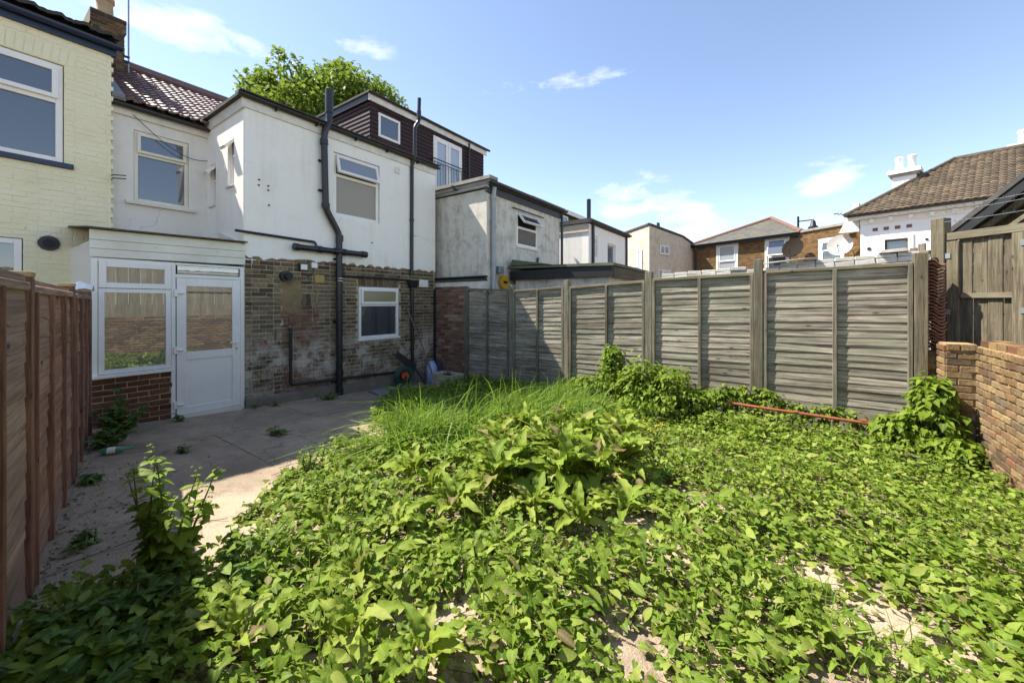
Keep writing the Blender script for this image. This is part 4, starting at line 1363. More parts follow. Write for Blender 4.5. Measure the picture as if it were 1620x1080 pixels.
dish(ds1, FX(.25, .75, 4.6), (-.75, .35, .3), .52, 'dark_mesh', post=(FX(.5, .3, 4.3), FX(.6, .1, 4.2)))
ds2 = thing('large_dish', 'big pale grey satellite dish beside the small square window', 'dish', FX(2.6, .6, 4.4))
dish(ds2, FX(2.62, .75, 4.42), (-.88, .25, .32), .50, 'dish_grey', post=(FX(2.7, .35, 4.2), FX(2.75, .1, 4.2)))
lp = thing('street_lamp', 'dark ornate street lamp head rising beyond the flat brick roof', 'lamp', (49.4, -.7, -.3))
MB().tube([(49.4, -.4, -.3), (49.4, -.4, 10.4)], .10, 8).build('post', 'iron', lp)
MB().tube([(49.4, -.4, 9.9), (49.2, -1.6, 9.9)], .06, 6).build('arm', 'iron', lp)
MB().lathe((49.2, -1.6, 8.9), [(.2, 0), (.42, .1), (.45, .25), (.25, .45), (.2, .8), (.08, 1.0)], 12).build('lantern', 'iron', lp, smooth=True)

vil = thing('white_villa', 'white rendered villa with brown tiled hipped roof and white chimneys', 'house', (27, -7, -.3))
V0, V1 = Vector((23.92, -2.49, 0)), Vector((22.8, -6.28, 0))
vd = (V1 - V0).normalized()
FV = Fr((V0.x, V0.y), (vd.x, vd.y))
vh = [(.82, 1.55, 3.2, 4.42)]
wall_sheet(FV, 0, 9.0, -.4, 5.42, vh, reveal=.12, thick=.3).build('wall', 'villa_render', vil)
MB().fbox(FV, .02, 9.0, -10, -.25, -.4, 5.3).build('house_core', 'villa_render', vil)
rim(MB(), FV, .66, 1.71, 3.04, 4.60, .16, 0, .05).build('window_surround', 'villa_render', vil)
window(vil, FV, .825, 1.545, 3.21, 4.41, d=-.08, fw=.06, frame='shed_wood', pane='glass')
MB().fbox(FV, 0.0, 9, .002, .05, 5.20, 5.42).build('cornice', 'villa_render', vil)
MB().fbox(FV, -.4, 9.2, .25, .31, 5.43, 5.58).build('fascia', 'white_fascia', vil)
MB().fbox(FV, -.4, 9.2, .0, .249, 5.425, 5.47).build('soffit', 'white_fascia', vil)
gutter(FV, -.4, 9.2, .37, 5.62, .07).build('gutter', 'dark_gutter', vil, smooth=True)
for i in range(7):
    MB().fbox(FV, .35 + i * .62, .47 + i * .62, .05, .22, 5.24, 5.40).build('corbel', 'villa_render', vil)
for i in range(4):
    a = .42 + i * .36
    MB().fbox(FV, a, a + .17, -.02, .012, 4.86, 5.0).build('vent_brick', 'terracotta', vil)
MB().tube([FV(.30, 0, 4.1), FV(.30, .03, 4.1)], .07, 12).build('vent', 'iron', vil)
MB().tube([FV(2.1, 0, 4.3), FV(2.1, .03, 4.3)], .05, 12).build('vent', 'iron', vil)
Ev0, Ev1 = Vector(FV(-.45, .42, 5.62)), Vector(FV(9.3, .42, 5.62))
Rg0, Rg1 = Vector(FV(2.6, -4.2, 8.35)), Vector(FV(9.3, -4.2, 8.35))
Eb0 = Vector(FV(-.45, -10, 5.62))
vr = MB().add([Ev0, Ev1, Rg1, Rg0, Eb0, Vector(FV(9.3, -10, 5.62))], [(0, 1, 2, 3), (0, 3, 4), (3, 2, 5, 4)]).build('roof', 'brown_tile', vil)
tm = MB()
u_ = (Ev1 - Ev0).normalized()
mid = Vector(FV(2.6, .42, 5.62))
vv = Rg0 - mid
nv_ = u_.cross(vv).normalized()
if nv_.z < 0: nv_ = -nv_
NR = 26
for r in range(NR):
    t0 = r / NR
    x0 = (Rg0 - Ev0).dot(u_) * t0
    a = math.ceil(x0 / .21) * .21
    while a < 9.0:
        b0 = Ev0 + u_ * a + vv * t0
        pts = []
        for e, lift in ((0, .05), (1.12 / NR, .015)):
            for q in range(5):
                s = q / 4
                pts.append(b0 + u_ * (.205 * s) + vv * e + nv_ * (lift + .032 * math.sin(s * math.pi)))
        for q in range(5):
            s = q / 4
            pts.append(b0 + u_ * (.205 * s) + nv_ * (.0 + .032 * math.sin(s * math.pi)))
        tm.add(pts, [(q, q + 1, 6 + q, 5 + q) for q in range(4)] + [(10 + q, 11 + q, q + 1, q) for q in range(4)])
        a += .21
tm.build('roof_tiles', 'brown_tile', vr, kind='stuff')
MB().tube([Ev0 + Vector((0, 0, .04)), Rg0 + Vector((0, 0, .06)), Rg1 + Vector((0, 0, .06))], .11, 8).build('ridge_tiles', 'brown_tile', vr)
def villa_chimney(c, w, dpt, z0, z1, pots):
    c = Vector(c)
    fr = Fr((c.x, c.y), (vd.x, vd.y))
    s = MB().fbox(fr, -w / 2, w / 2, -dpt / 2, dpt / 2, z0, z1).build('chimney', 'villa_render', vil)
    MB().fbox(fr, -w / 2 - .08, w / 2 + .08, -dpt / 2 - .08, dpt / 2 + .08, z1 - .28, z1 - .16).build('chimney_band', 'concrete_edge', s)
    MB().fbox(fr, -w / 2 - .16, w / 2 + .16, -dpt / 2 - .16, dpt / 2 + .16, z1 - .158, z1 + .02).build('chimney_cap', 'villa_render', s)
    for p in pots:
        q = fr(p, 0, z1)
        MB().lathe((q[0], q[1], z1), [(.17, .0), (.14, .1), (.13, .55), (.17, .60), (.17, .66), (.12, .70), (.09, .70)], 14).build('chimney_pot', 'villa_render', s, smooth=True)
villa_chimney((26.3, -4.35), .82, .6, 5.5, 7.95, (-.2, .24))
villa_chimney((28.6, -8.75), .8, .7, 6.0, 8.95, (-.1,))
gp = MB().prism([FV(-.85, -.35, 5.0), FV(-.12, -.35, 5.0), FV(-.12, -.35, 6.30), FV(-.36, -.35, 6.30), FV(-.36, -.35, 6.12)], tuple(Vector(FV(0, -.30, 0)) - Vector(FV(0, 0, 0)))).build('parapet_gable', 'villa_render', vil)
va = thing('roof_aerial', 'thin dark aerial on the white parapet of the villa', 'aerial', FV(-.6, -.8, 6.0))
MB().tube([FV(-.55, -1.0, 5.9), FV(-1.1, -.6, 6.0)], .02, 6).build('boom', 'iron', va)
for i in range(4):
    c = Vector(FV(-.65 - i * .12, -.92 + i * .09, 5.93 + i * .02))
    MB().tube([c + Vector((-.1, .1, -.1)), c + Vector((.1, -.1, .1))], .01, 5).build('element', 'iron', va)

# ================================================================== timber shed and gate beyond the back wall
shd = thing('timber_shed', 'dark gabled timber shed with felt roof edge beyond the gate', 'shed', (10.2, -3.6, -.2))
S0, S1 = Vector((9.70, -2.05, 2.72)), Vector((8.35, -2.95, 3.75))
sd = Vector((S1.x - S0.x, S1.y - S0.y, 0)).normalized()
bk = Vector((sd.y, -sd.x, 0))
if bk.x < 0: bk = -bk
def barge(off, w, th, mat, name, z=0.0):
    n_ = (S1 - S0).normalized()
    dn = Vector((0, 0, -1))
    a, b = S0 + bk * off + Vector((0, 0, z)), S1 + bk * off + Vector((0, 0, z))
    MB().hexa([a + dn * w, b + dn * w, b + dn * w + bk * th, a + dn * w + bk * th, a, b, b + bk * th, a + bk * th]).build(name, mat, shd)
barge(0, .09, 4.0, 'felt', 'roof_sheet', .10)
barge(.02, .16, .04, 'dark_gutter', 'barge_board')
barge(.10, .10, .05, 'shed_wood', 'rafter', -.17)
barge(.12, .07, .05, 'gate_rail_wood', 'rafter', -.42)
gw = MB()
Sa, Sb = S0 + bk * .3, S1 + bk * .3
gw.hexa([(Sa.x, Sa.y, -.2), (Sb.x, Sb.y, -.2), (Sb.x + bk.x * 3, Sb.y + bk.y * 3, -.2), (Sa.x + bk.x * 3, Sa.y + bk.y * 3, -.2), (Sa.x, Sa.y, Sa.z), (Sb.x, Sb.y, Sb.z), (Sb.x + bk.x * 3, Sb.y + bk.y * 3, Sb.z), (Sa.x + bk.x * 3, Sa.y + bk.y * 3, Sa.z)])
gw.build('gable_wall', 'shed_wood', shd)
for i in range(9):
    p_, q_ = Sa.lerp(Sb, (i + .04) / 9), Sa.lerp(Sb, (i + .96) / 9)
    MB().hexa([Vector((p_.x, p_.y, 1.5)), Vector((q_.x, q_.y, 1.5)), Vector((q_.x, q_.y, 1.5)) - bk * .02, Vector((p_.x, p_.y, 1.5)) - bk * .02, p_ - Vector((0, 0, .12)), q_ - Vector((0, 0, .12)), q_ - bk * .02 - Vector((0, 0, .12)), p_ - bk * .02 - Vector((0, 0, .12))]).build('plank', 'shed_wood', shd)
FT = Fr((8.10, -1.64), (7.30 - 8.10, -2.48 + 1.64))
gate = thing('timber_gate', 'weathered vertical board gate with framed rails behind the brick wall', 'gate', FT(.7, -.05, -.2))
def plank(fr, a0, a1, d0, d1, z0, z1, mat, name, parent, bev=.004):
    m = MB().fbox(Fr((0, 0)), -(a1 - a0) / 2, (a1 - a0) / 2, d0 - d1, 0, 0, z1 - z0).mesh(name, mat)
    o = place(name, me=m, parent=parent, matrix=fr.matrix((a0 + a1) / 2, d1, z0))
    b = o.modifiers.new('bevel', 'BEVEL'); b.width = bev; b.segments = 1
    return o
for i in range(10):
    a = .26 + i * .145
    plank(FT, a, a + .138, -.035, -.012 - .012 * (i % 2), .2, 2.52, 'gate_wood', 'board', gate)
plank(FT, .155, 1.75, -.01, .03, 2.52, 2.62, 'gate_rail_wood', 'rail', gate)
plank(FT, .30, .80, -.01, .028, 1.72, 1.79, 'gate_rail_wood', 'rail', gate)
plank(FT, .95, 1.75, -.01, .028, 1.74, 1.81, 'gate_rail_wood', 'rail', gate)
plank(FT, .155, .285, -.012, .034, .1, 2.50, 'gate_wood', 'stile', gate)
plank(FT, .79, .90, -.012, .036, .1, 2.515, 'gate_wood', 'stile', gate)
plank(FT, .925, 1.0, -.05, .06, .0, 2.80, 'gate_wood', 'stile', gate)
for a, z in ((.15, 2.27), (.15, 1.50), (.87, 2.35), (.87, 1.53)):
    MB().fbox(FT, a, a + .055, .036, .046, z, z + .07).build('hinge', 'galvanised', gate)
gpost = thing('gate_post', 'thick squared timber gate post at the left side of the gate', 'post', FT(.07, 0, -.2))
plank(FT, -.01, .145, -.08, .06, -.2, 2.84, 'gate_wood', 'post', gpost, .008)
wl_ = thing('barbed_wire', 'three slack strands of barbed wire strung above the gate', 'wire', FT(.8, .02, 2.8))
for k, (z0, z1) in enumerate(((2.78, 2.86), (2.92, 3.0), (2.98, 3.06))):
    pts = [Vector(FT(.07 + 1.9 * t, .05, z0 + (z1 - z0) * t - .05 * math.sin(t * math.pi))) for t in [i / 20 for i in range(21)]]
    m = MB().tube(pts, .004, 5)
    for p in pts[1:-1]:
        m.tube([p + Vector((-.012, .012, .02)), p + Vector((.012, -.012, -.02))], .0025, 4)
    m.build('strand', 'galvanised', wl_)
lf = thing('low_fence_end', 'old green-grey fence board end behind the roof tile stack', 'fence', (8.0, -1.4, -.2))
for i in range(4):
    plank(Fr((8.3, -1.25), (-.3, -.33)), i * .10, i * .10 + .09, -.02, 0, -.2, 2.36 + .05 * i, 'fence_post_wood', 'board', lf)
plank(Fr((8.26, -1.27), (-.3, -.33)), 0, .42, 0, .04, 2.30, 2.40, 'gate_rail_wood', 'rail', lf)

# ================================================================== boundary walls
bp = thing('red_brick_boundary_wall', 'narrow red brick wall stub between house corner and first fence panel', 'wall', (6.98, 6.65, -.25))
FR = Fr((6.91, 0), (0, -1))
bpm = MB().fbox(FR, -7.20, -6.15, -.22, -.004, -.4, 2.03).build('mortar_core', 'red_mortar', bp)
lay_bricks(FR, bpm, -7.19, -6.155, -.25, 2.03, 'red_brick', l=.210, h=.060, joint=.0145, dep=.016, d=-.006)
MB().fbox(FR, -7.21, -6.17, -.22, .008, 2.034, 2.05).build('coping', 'concrete_edge', bp)
dpx = MB().fbox(FR, -7.205, -7.15, .016, .05, -.24, 2.0).build('corner_strip', 'dark_rubber', bp)

pw = thing('brick_fence_plinth', 'low red brick footing under the shaded fence panels', 'wall', (6.95, 5.0, -.25))
pwm = MB().fbox(FR, -6.14, -3.0, -.15, .02, -.4, -.02).build('mortar_core', 'red_mortar', pw)
lay_bricks(FR, pwm, -6.13, -3.01, -.26, -.02, 'red_brick', dep=.016, d=.018)

rw_ = thing('rear_garden_wall', 'old yellow and red brick garden wall at the right edge', 'wall', (5, -1.8, -.2))
FRW = Fr((6.6, -1.67), (-1, 0))
FRE = Fr((6.6, -1.43), (0, -1))
rm1 = MB().fbox(FRW, .0, 9.0, -.22, -.004, -.4, 1.175).build('mortar_core', 'wall_mortar', rw_)
lay_bricks(FRW, rm1, .012, 3.4, -.25, 1.18, 'wall_brick', l=.208, h=.060, joint=.015, dep=.022, d=-.006, sag=.006, near=lambda s: s[0])
lay_bricks(FRW, rm1, 3.4, 8.9, -.25, 1.18, 'wall_brick', dep=.022, d=-.006, sag=.006, limit=0)
rm2 = MB().fbox(FRE, .0, .24, -.30, -.004, -.4, 1.19).build('mortar_core', 'wall_mortar', rw_)
lay_bricks(FRE, rm2, .0, .235, -.25, 1.12, 'wall_brick', l=.208, h=.060, joint=.015, dep=.024, d=-.006, sag=.006)
FRN = Fr((6.9, -1.43), (-1, 0))
lay_bricks(FRN, rm2, .0, .30, -.25, 1.18, 'wall_brick', l=.208, h=.060, joint=.015, dep=.024, d=-.006, sag=.006)
ems = brick_meshes(.10, .07, .03, 'wall_brick')
for i in range(2):
    place('brick', ems[i], rm2, FRE.matrix(.055 + i * .115, .0, 1.155))
tops_ = MB().box(0, .215, 0, .10, 0, .062).mesh('brick', 'wall_brick')
for i in range(28):
    o = place('brick', tops_, rm1, Matrix.Translation((6.36 - i * .224 + random.uniform(-.004, .004), -1.785 + random.uniform(-.006, .006), 1.178)) @ Matrix.Rotation(random.uniform(-.02, .02), 4, 'Z'))
    o = place('brick', tops_, rm1, Matrix.Translation((6.42 - i * .224, -1.895, 1.178 + random.uniform(-.003, .003))))
tb = thing('tile_base_wall', 'short brick footing beneath the stack of roof tiles', 'wall', (7.0, -1.45, -.2))
FTB = Fr((6.93, -1.33), (0, -1))
tbm = MB().fbox(FTB, 0, .14, -.3, -.004, -.4, 1.06).build('mortar_core', 'wall_mortar', tb)
lay_bricks(FTB, tbm, 0, .14, -.2, 1.06, 'wall_brick', dep=.018, d=-.006)
# stack of clay pantiles lying flat on the footing
pt = MB()
n = 10
for s in (0, 1):
    for i in range(n + 1):
        t_ = i / n
        h = .028 * math.sin(t_ * 2 * math.pi) - .013 * s
        pt.v += [(-.01, -.01 - .165 * t_, h), (.32, -.01 - .165 * t_, h)]
m = 2 * (n + 1)
for i in range(n):
    a = 2 * i
    pt.f += [(a, a + 2, a + 3, a + 1), (m + a, m + a + 1, m + a + 3, m + a + 2), (a, m + a, m + a + 2, a + 2), (a + 1, a + 3, m + a + 3, m + a + 1)]
pt.f += [(0, 1, m + 1, m), (2 * n, m + 2 * n, m + 2 * n + 1, 2 * n + 1)]
ptm = pt.mesh('roof_tile', 'terracotta', True)
for i in range(25):
    o = place('roof_tile', ptm, None, Matrix.Translation((6.945 + random.uniform(-.012, .012), -1.33 + random.uniform(-.008, .008), 1.105 + i * .0405)) @ Matrix.Rotation(random.uniform(-.02, .02), 4, 'Z'))
    tag(o, 'red clay roof tile in the tall stack beside the last fence post', 'roof tile', 'stacked clay roof tiles')
for i in range(2):
    o = place('roof_tile', ptm, None, Matrix.Translation((6.96, -1.34 - i * .01, 2.135 + i * .045)) @ Matrix.Rotation(.12 * (i + 1), 4, 'X') @ Matrix.Rotation(.1, 4, 'Z'))
    tag(o, 'tipped clay roof tile lying askew on top of the stack', 'roof tile', 'tilted tiles on the stack top')

# board fence standing behind the rear wall (seen mirrored in the porch glass)
rfn = thing('rear_board_fence', 'pale vertical board fence above the rear brick wall, mirrored in the porch glass', 'fence', (1.5, -2.0, -.2))
FRF = Fr((6.3, -1.99), (-1, 0))
bdm = MB().fbox(W0, -.065, .065, -.02, 0, 0, 2.85).mesh('board', 'rear_fence_wood')
for i in range(54):
    place('board', bdm, rfn, FRF.matrix(.07 + i * .137, .0 - .01 * (i % 2), -.1 + random.uniform(-.02, .02)))
MB().fbox(FRF, 0, 7.4, .001, .04, 2.05, 2.12).build('rail', 'rear_fence_wood', rfn)

# ================================================================== fences
def board_mesh(mat, h=.125, th=.012, wav=.010, segs=9, n=4):
    """waney edged board, unit length along x, lower edge wavy; local -y faces the viewer"""
    out = []
    for k in range(n):
        mb = MB()
        r_ = random.Random(k * 17 + hash(mat) % 97 if False else k * 17 + len(mat))
        ph, f = r_.uniform(0, 6), r_.uniform(3, 7)
        for i in range(segs + 1):
            x = i / segs
            lo = wav * math.sin(x * f + ph) + wav * .5 * math.sin(x * f * 2.7 + ph * 2) + r_.uniform(-.002, .002)
            bow = .004 * math.sin(x * 5 + ph)
            mb.v += [(x, -.022 + bow, lo), (x, -.022 + th + bow, lo), (x, th * .2 + bow, h), (x, -th * .8 + bow, h)]
        for i in range(segs):
            a, b = 4 * i, 4 * i + 4
            mb.f += [(a, b, b + 3, a + 3), (a + 1, a + 2, b + 2, b + 1), (a, a + 1, b + 1, b), (a + 3, b + 3, b + 2, a + 2)]
        mb.f += [(0, 3, 2, 1), (4 * segs, 4 * segs + 1, 4 * segs + 2, 4 * segs + 3)]
        out.append(mb.mesh('board', mat))
    return out
rb = board_mesh('fence_wood', wav=.0035)
rfence = thing('garden_fence', 'weathered grey-green waney board fence along the right side of the yard', 'fence', (6.9, 2.4, -.25))
lfence = thing('garden_fence', 'reddish brown waney board fence along the left side of the yard', 'fence', (.3, 3.4, .05))
def part(name, label, loc, root):
    o = bpy.data.objects.new(name, None)
    o.empty_display_size = .1
    col.objects.link(o)
    o.location = loc
    o.parent = root
    o.matrix_parent_inverse = world_of(root).inverted()
    o['label'] = label
    return o
def fence_panel(fr, a0, a1, z0, z1a, z1b, boards, label, matb, matr, pitch, group, battens, bw=.045, d=0.0, cap=True, capd=.05, bd=.062):
    p = part('panel', label, fr((a0 + a1) / 2, 0, z0), group)
    Lp = a1 - a0
    sl_ = (z1b - z1a) / Lp
    n = int(round((min(z1a, z1b) - z0 - .06) / pitch))
    pit = (min(z1a, z1b) - z0 - .05) / n
    for i in range(n):
        z = z0 + i * pit
        ang = -sl_ * (i / n) + random.uniform(-.006, .006) + (random.choice((-.02, .018)) if random.random() < .05 else 0)
        place('board', random.choice(boards), p, fr.matrix(a0, d + random.uniform(-.003, .003), z + random.uniform(-.006, .006)) @ Matrix.Rotation(ang, 4, 'Y') @ Matrix.Diagonal((Lp, 1, pit / .095, 1)))
    for b in battens:
        a = a0 + b * (Lp - bw)
        zt = z1a + sl_ * (a - a0) - .01
        plank(fr, a, a + bw, d - .0, d + bd, z0 - .02, zt - .026, matb, 'batten', p)
    if cap:
        c = MB().fbox(W0, 0, Lp, -.045, .035, -.045, 0).mesh('top_rail', matr)
        o = place('top_rail', c, p, fr.matrix(a0, d + capd - .03, z1a) @ Matrix.Rotation(-sl_, 4, 'Y'))
        bv = o.modifiers.new('bevel', 'BEVEL'); bv.width = .005; bv.segments = 1
    return p
def post(fr, a, w, z0, z1, label, mat, group, d0=-.05, d1=.05, capm=None):
    t_ = plank(fr, a - w / 2, a + w / 2, d0, d1, z0, z1, mat, 'post', group, .006)
    t_['label'] = label
    if capm:
        plank(fr, a - w / 2 - .002, a + w / 2 + .002, d0 - .002, d1 + .002, z1, z1 + .03, capm, 'cap', t_)
    return t_
GP = rfence
fence_panel(FR, -6.12, -4.935, -.01, 2.0, 1.95, rb, 'shaded grey-green fence panel next to the red brick wall stub', 'fence_post_wood', 'gate_rail_wood', .090, GP, (0, .5, 1))
fence_panel(FR, -4.825, -3.63, -.03, 1.93, 1.98, rb, 'fence panel cut by the diagonal edge of the house shadow', 'fence_post_wood', 'gate_rail_wood', .088, GP, (0, .5, 1))
fence_panel(FR, -3.51, -2.072, .06, 1.97, 2.05, rb, 'weathered fence panel behind the pointed climber by the fence', 'fence_post_wood', 'gate_rail_wood', .094, GP, (0, .52, 1))
fence_panel(FR, -1.948, -.482, .16, 2.07, 2.11, rb, 'weathered fence panel behind the broad green mound, second from the tiles', 'fence_post_wood', 'gate_rail_wood', .096, GP, (0, .5, 1))
fence_panel(FR, -.358, 1.205, .20, 2.13, 2.16, rb, 'large grey-green fence panel nearest the stack of roof tiles', 'fence_post_wood', 'gate_rail_wood', .098, GP, (0, .52, 1))
PG = rfence
post(FR, -6.16, .075, -.25, 2.02, 'slim post between the red brick stub and the shaded panel', 'fence_post_wood', PG)
post(FR, -4.88, .10, -.25, 2.04, 'fence post between the shaded panel and the half-shaded panel', 'fence_post_wood', PG, -.06, .06)
post(FR, -3.57, .11, -.25, 2.10, 'fence post just right of the house shadow edge', 'fence_post_wood', PG, -.06, .06)
post(FR, -2.01, .115, -.25, 2.19, 'fence post rising beside the right end of the garage roof', 'fence_post_wood', PG, -.06, .06)
post(FR, -.42, .115, -.25, 2.30, 'tall dark fence post left of the largest panel', 'fence_post_wood', PG, -.06, .07)
post(FR, 1.275, .125, -.25, 2.27, 'broad pale end post beside the stack of roof tiles', 'gate_wood', PG, -.06, .06)
MB_end = None

FL = Fr((-.448, 0), (.199, .98))
lb = board_mesh('red_fence_wood', .16, .014, .020, 9)
lg_ = board_mesh('grey_fence_wood', .16, .014, .020, 9)
GL = lfence
def gzl(a):
    return ground_z(FL(a, 0, 0)[0])
fence_panel(FL, -.45, 1.40, .16, 1.77, 1.77, lg_, 'greyish fence panel beside the camera, out at the left edge', 'red_post_wood', 'red_fence_wood', .125, GL, (0, .33, .67, 1), .036, capd=.03, bd=.045)
fence_panel(FL, 1.50, 3.33, .16, 1.76, 1.76, lg_, 'pale grey waney board panel at the left picture edge', 'red_post_wood', 'grey_fence_wood', .125, GL, (0, .33, .67, 1), .036, capd=.03, bd=.045)
fence_panel(FL, 3.47, 5.29, .09, 1.75, 1.75, lb, 'reddish waney board panel in the middle of the left fence', 'red_post_wood', 'grey_fence_wood', .125, GL, (0, .33, .67, 1), .036, capd=.03, bd=.045)
fence_panel(FL, 5.43, 7.05, .09, 1.74, 1.74, lb, 'reddish waney board panel nearest the porch', 'red_post_wood', 'grey_fence_wood', .125, GL, (0, .33, .67, 1), .036, capd=.03, bd=.045)
PL = lfence
for a, z, lab in ((1.45, 1.80, 'brown fence post beside the camera'), (3.40, 1.79, 'brown fence post at the left edge with sawn pale cap'), (5.36, 1.80, 'brown fence post with pale cap midway to the porch'), (7.12, 1.79, 'brown fence post with pale cap against the porch')):
    post(FL, a, .085, .0, z, lab, 'red_post_wood', PL, -.06, .036, 'pale_wood')
for a0, a1 in ((-.5, 1.40), (1.50, 3.35), (3.45, 5.31), (5.41, 7.07)):
    MB().fbox(FL, a0, a1, -.035, .012, -.05, .19 if a0 < 3 else .12).build('gravel_board', 'concrete_edge', lfence, bevel=.006)
bag = thing('plastic_bag', 'scrap of white plastic caught on top of the left fence', 'bag', FL(6.3, 0, 1.76))
bm_ = MB()
for i in range(7):
    for j in range(5):
        bm_.v.append(FL(6.1 + i * .06 + random.uniform(-.01, .01), -.10 + j * .05, 1.77 + .09 * math.sin(i * .55) * (1 - abs(j - 2) * .25) + random.uniform(0, .035)))
bm_.f = [(i * 5 + j, (i + 1) * 5 + j, (i + 1) * 5 + j + 1, i * 5 + j + 1) for i in range(6) for j in range(4)]
bm_.build('film', 'upvc', bag)

# ================================================================== things in the yard
sk = thing('stone_sink', 'old cream glazed sink full of weeds by the brick wall stub', 'sink', (6.45, 6.35, -.22))
def skp(x, y, z):
    c, s = math.cos(-.15), math.sin(-.15)
    return (6.50 + x * c - y * s, 6.38 + x * s + y * c, z)
def ring(hx, hy, z, r=.05, n=4):
    out = []
    for cx_, cy_, a0 in ((hx - r, hy - r, 0), (-hx + r, hy - r, 90), (-hx + r, -hy + r, 180), (hx - r, -hy + r, 270)):
        for i in range(n + 1):
            a = R(a0 + 90 * i / n)
            out.append(skp(cx_ + r * math.cos(a), cy_ + r * math.sin(a), z))
    return out
rings = [ring(.20, .33, -.22), ring(.225, .36, .05), ring(.235, .37, .075), ring(.20, .335, .08), ring(.185, .32, .02), ring(.175, .31, -.02)]
m_ = MB()
nn = len(rings[0])
for r_ in rings:
    m_.v += r_
for i in range(len(rings) - 1):
    m_.f += [(i * nn + k, i * nn + (k + 1) % nn, (i + 1) * nn + (k + 1) % nn, (i + 1) * nn + k) for k in range(nn)]
m_.f.append(tuple(range((len(rings) - 1) * nn, len(rings) * nn)))
m_.build('basin', 'sink_glaze', sk, smooth=True)
MB().add([skp(-.17, -.3, .02), skp(.17, -.3, .02), skp(.17, .3, .02), skp(-.17, .3, .02)], [(0, 1, 2, 3)]).build('soil', 'pond', sk)

jg = thing('watering_jug', 'pale blue plastic jug with dark blue handle in the yard corner', 'jug', (6.60, 6.98, -.22))
jb = MB().lathe((6.60, 6.98, -.22), [(.11, 0), (.13, .03), (.13, .34), (.11, .42), (.07, .47), (.055, .50), (.06, .52)], 18)
jb.build('body', 'jug_blue', jg, smooth=True)
MB().tube([(6.68, 6.90, .26), (6.77, 6.84, .24), (6.79, 6.83, .10), (6.71, 6.89, .0)], .022, 8).build('handle', 'jug_dark', jg, smooth=True)
MB().tube([(6.62, 6.98, .30), (6.60, 6.98, .31)], .02, 6).build('lid', 'jug_dark', jg)

hr = thing('hose_reel', 'green garden hose coiled on a reel against the brick wall', 'hose reel', (5.75, 6.95, -.19))
hc = Vector((5.78, 6.98, .06))
hx_ = Vector((.85, .25, .0)).normalized()
def torus(c, ax, R_, r_, n=26, m=8):
    ax = Vector(ax).normalized()
    q = ax.to_track_quat('Z', 'Y')
    return [tuple(Vector(c) + q @ Vector((R_ * math.cos(6.28319 * i / n), R_ * math.sin(6.28319 * i / n), 0))) for i in range(n + 1)]
ho = MB()
axd = Vector((-.35, -.9, .1)).normalized()
for k in range(4):
    for l_ in range(3):
        ho.tube(torus(hc + axd * (.03 * k - .05), axd, .20 - l_ * .028 + random.uniform(-.006, .006), .014), .014, 6)
ho.build('coil', 'hose_green', hr, smooth=True)
MB().tube([hc - axd * .09, hc + axd * .09], .085, 14).build('drum', 'red_plastic', hr, smooth=True)
fm = MB()
for s in (-1, 1):
    b = hc + axd * (.11 * s)
    fm.tube([b, b + Vector((.16, .02, -.245))], .014, 6).tube([b, b + Vector((-.16, .02, -.245))], .014, 6)
fm.build('stand', 'dark_rubber', hr)

bs = thing('leaning_pole', 'long weathered wooden pole leaning on the wall beside the window', 'pole', (6.32, 6.72, -.2))
MB().tube([(6.40, 6.62, -.2), (6.22, 6.86, .62), (6.02, 7.17, 1.55)], [.018, .017, .014], 8).build('shaft', 'stick_wood', bs, smooth=True)
MB().tube([(6.40, 6.62, -.2), (6.42, 6.59, -.22)], .03, 8).build('ferrule', 'galvanised', bs)
sp_ = thing('black_shovel', 'black shovel blade propped against the wall over the hose', 'shovel', (5.95, 7.0, -.2))
b0 = Vector((5.62, 7.06, .52)); b1 = Vector((6.02, 6.92, .16))
sv = MB()
w_ = Vector((.09, .05, .11))
sv.add([b0 - w_ * .2, b0 + w_ * .7, b1 + w_, b1 - w_ * .5, b0 - w_ * .2 + Vector((0, -.03, 0)), b0 + w_ * .7 + Vector((0, -.03, 0)), b1 + w_ + Vector((0, -.015, 0)), b1 - w_ * .5 + Vector((0, -.015, 0))], [(0, 1, 2, 3), (7, 6, 5, 4), (0, 4, 5, 1), (1, 5, 6, 2), (2, 6, 7, 3), (3, 7, 4, 0)])
sv.build('blade', 'dark_rubber', sp_)
MB().tube([b1 + w_ * .3, Vector((6.28, 6.84, -.20))], .016, 8).build('handle', 'dark_rubber', sp_)
slb = thing('drain_slab', 'pale square concrete slab by the drain below the window', 'slab', (5.2, 6.6, -.16))
MB().add([(4.75, 6.35, ground_z(4.75) + .045), (5.6, 6.25, ground_z(5.6) + .05), (5.75, 6.95, ground_z(5.75) + .05), (4.9, 7.02, ground_z(4.9) + .045), (4.75, 6.35, -.2), (5.6, 6.25, -.25), (5.75, 6.95, -.25), (4.9, 7.02, -.2)], [(0, 1, 2, 3), (0, 4, 5, 1), (1, 5, 6, 2), (2, 6, 7, 3), (3, 7, 4, 0)]).build('slab', 'stone_slab', slb, bevel=.012)
bt = thing('green_bottle', 'empty green bottle lying by the foot of the left fence', 'bottle', (.98, 5.95, .09))
q0, q1 = Vector((.92, 5.92, .10)), Vector((1.16, 5.80, .10))
MB().tube([q0, q0.lerp(q1, .04), q0.lerp(q1, .55), q0.lerp(q1, .70), q0.lerp(q1, .74), q1], [.028, .034, .034, .016, .013, .013], 12).build('body', 'bottle_green', bt, smooth=True)
MB().tube([q0.lerp(q1, .2), q0.lerp(q1, .45)], .035, 12).build('paper_band', 'upvc', bt, smooth=True)
op = thing('orange_pipe', 'long orange pipe resting on sticks along the right fence', 'pipe', (6.6, .2, .1))
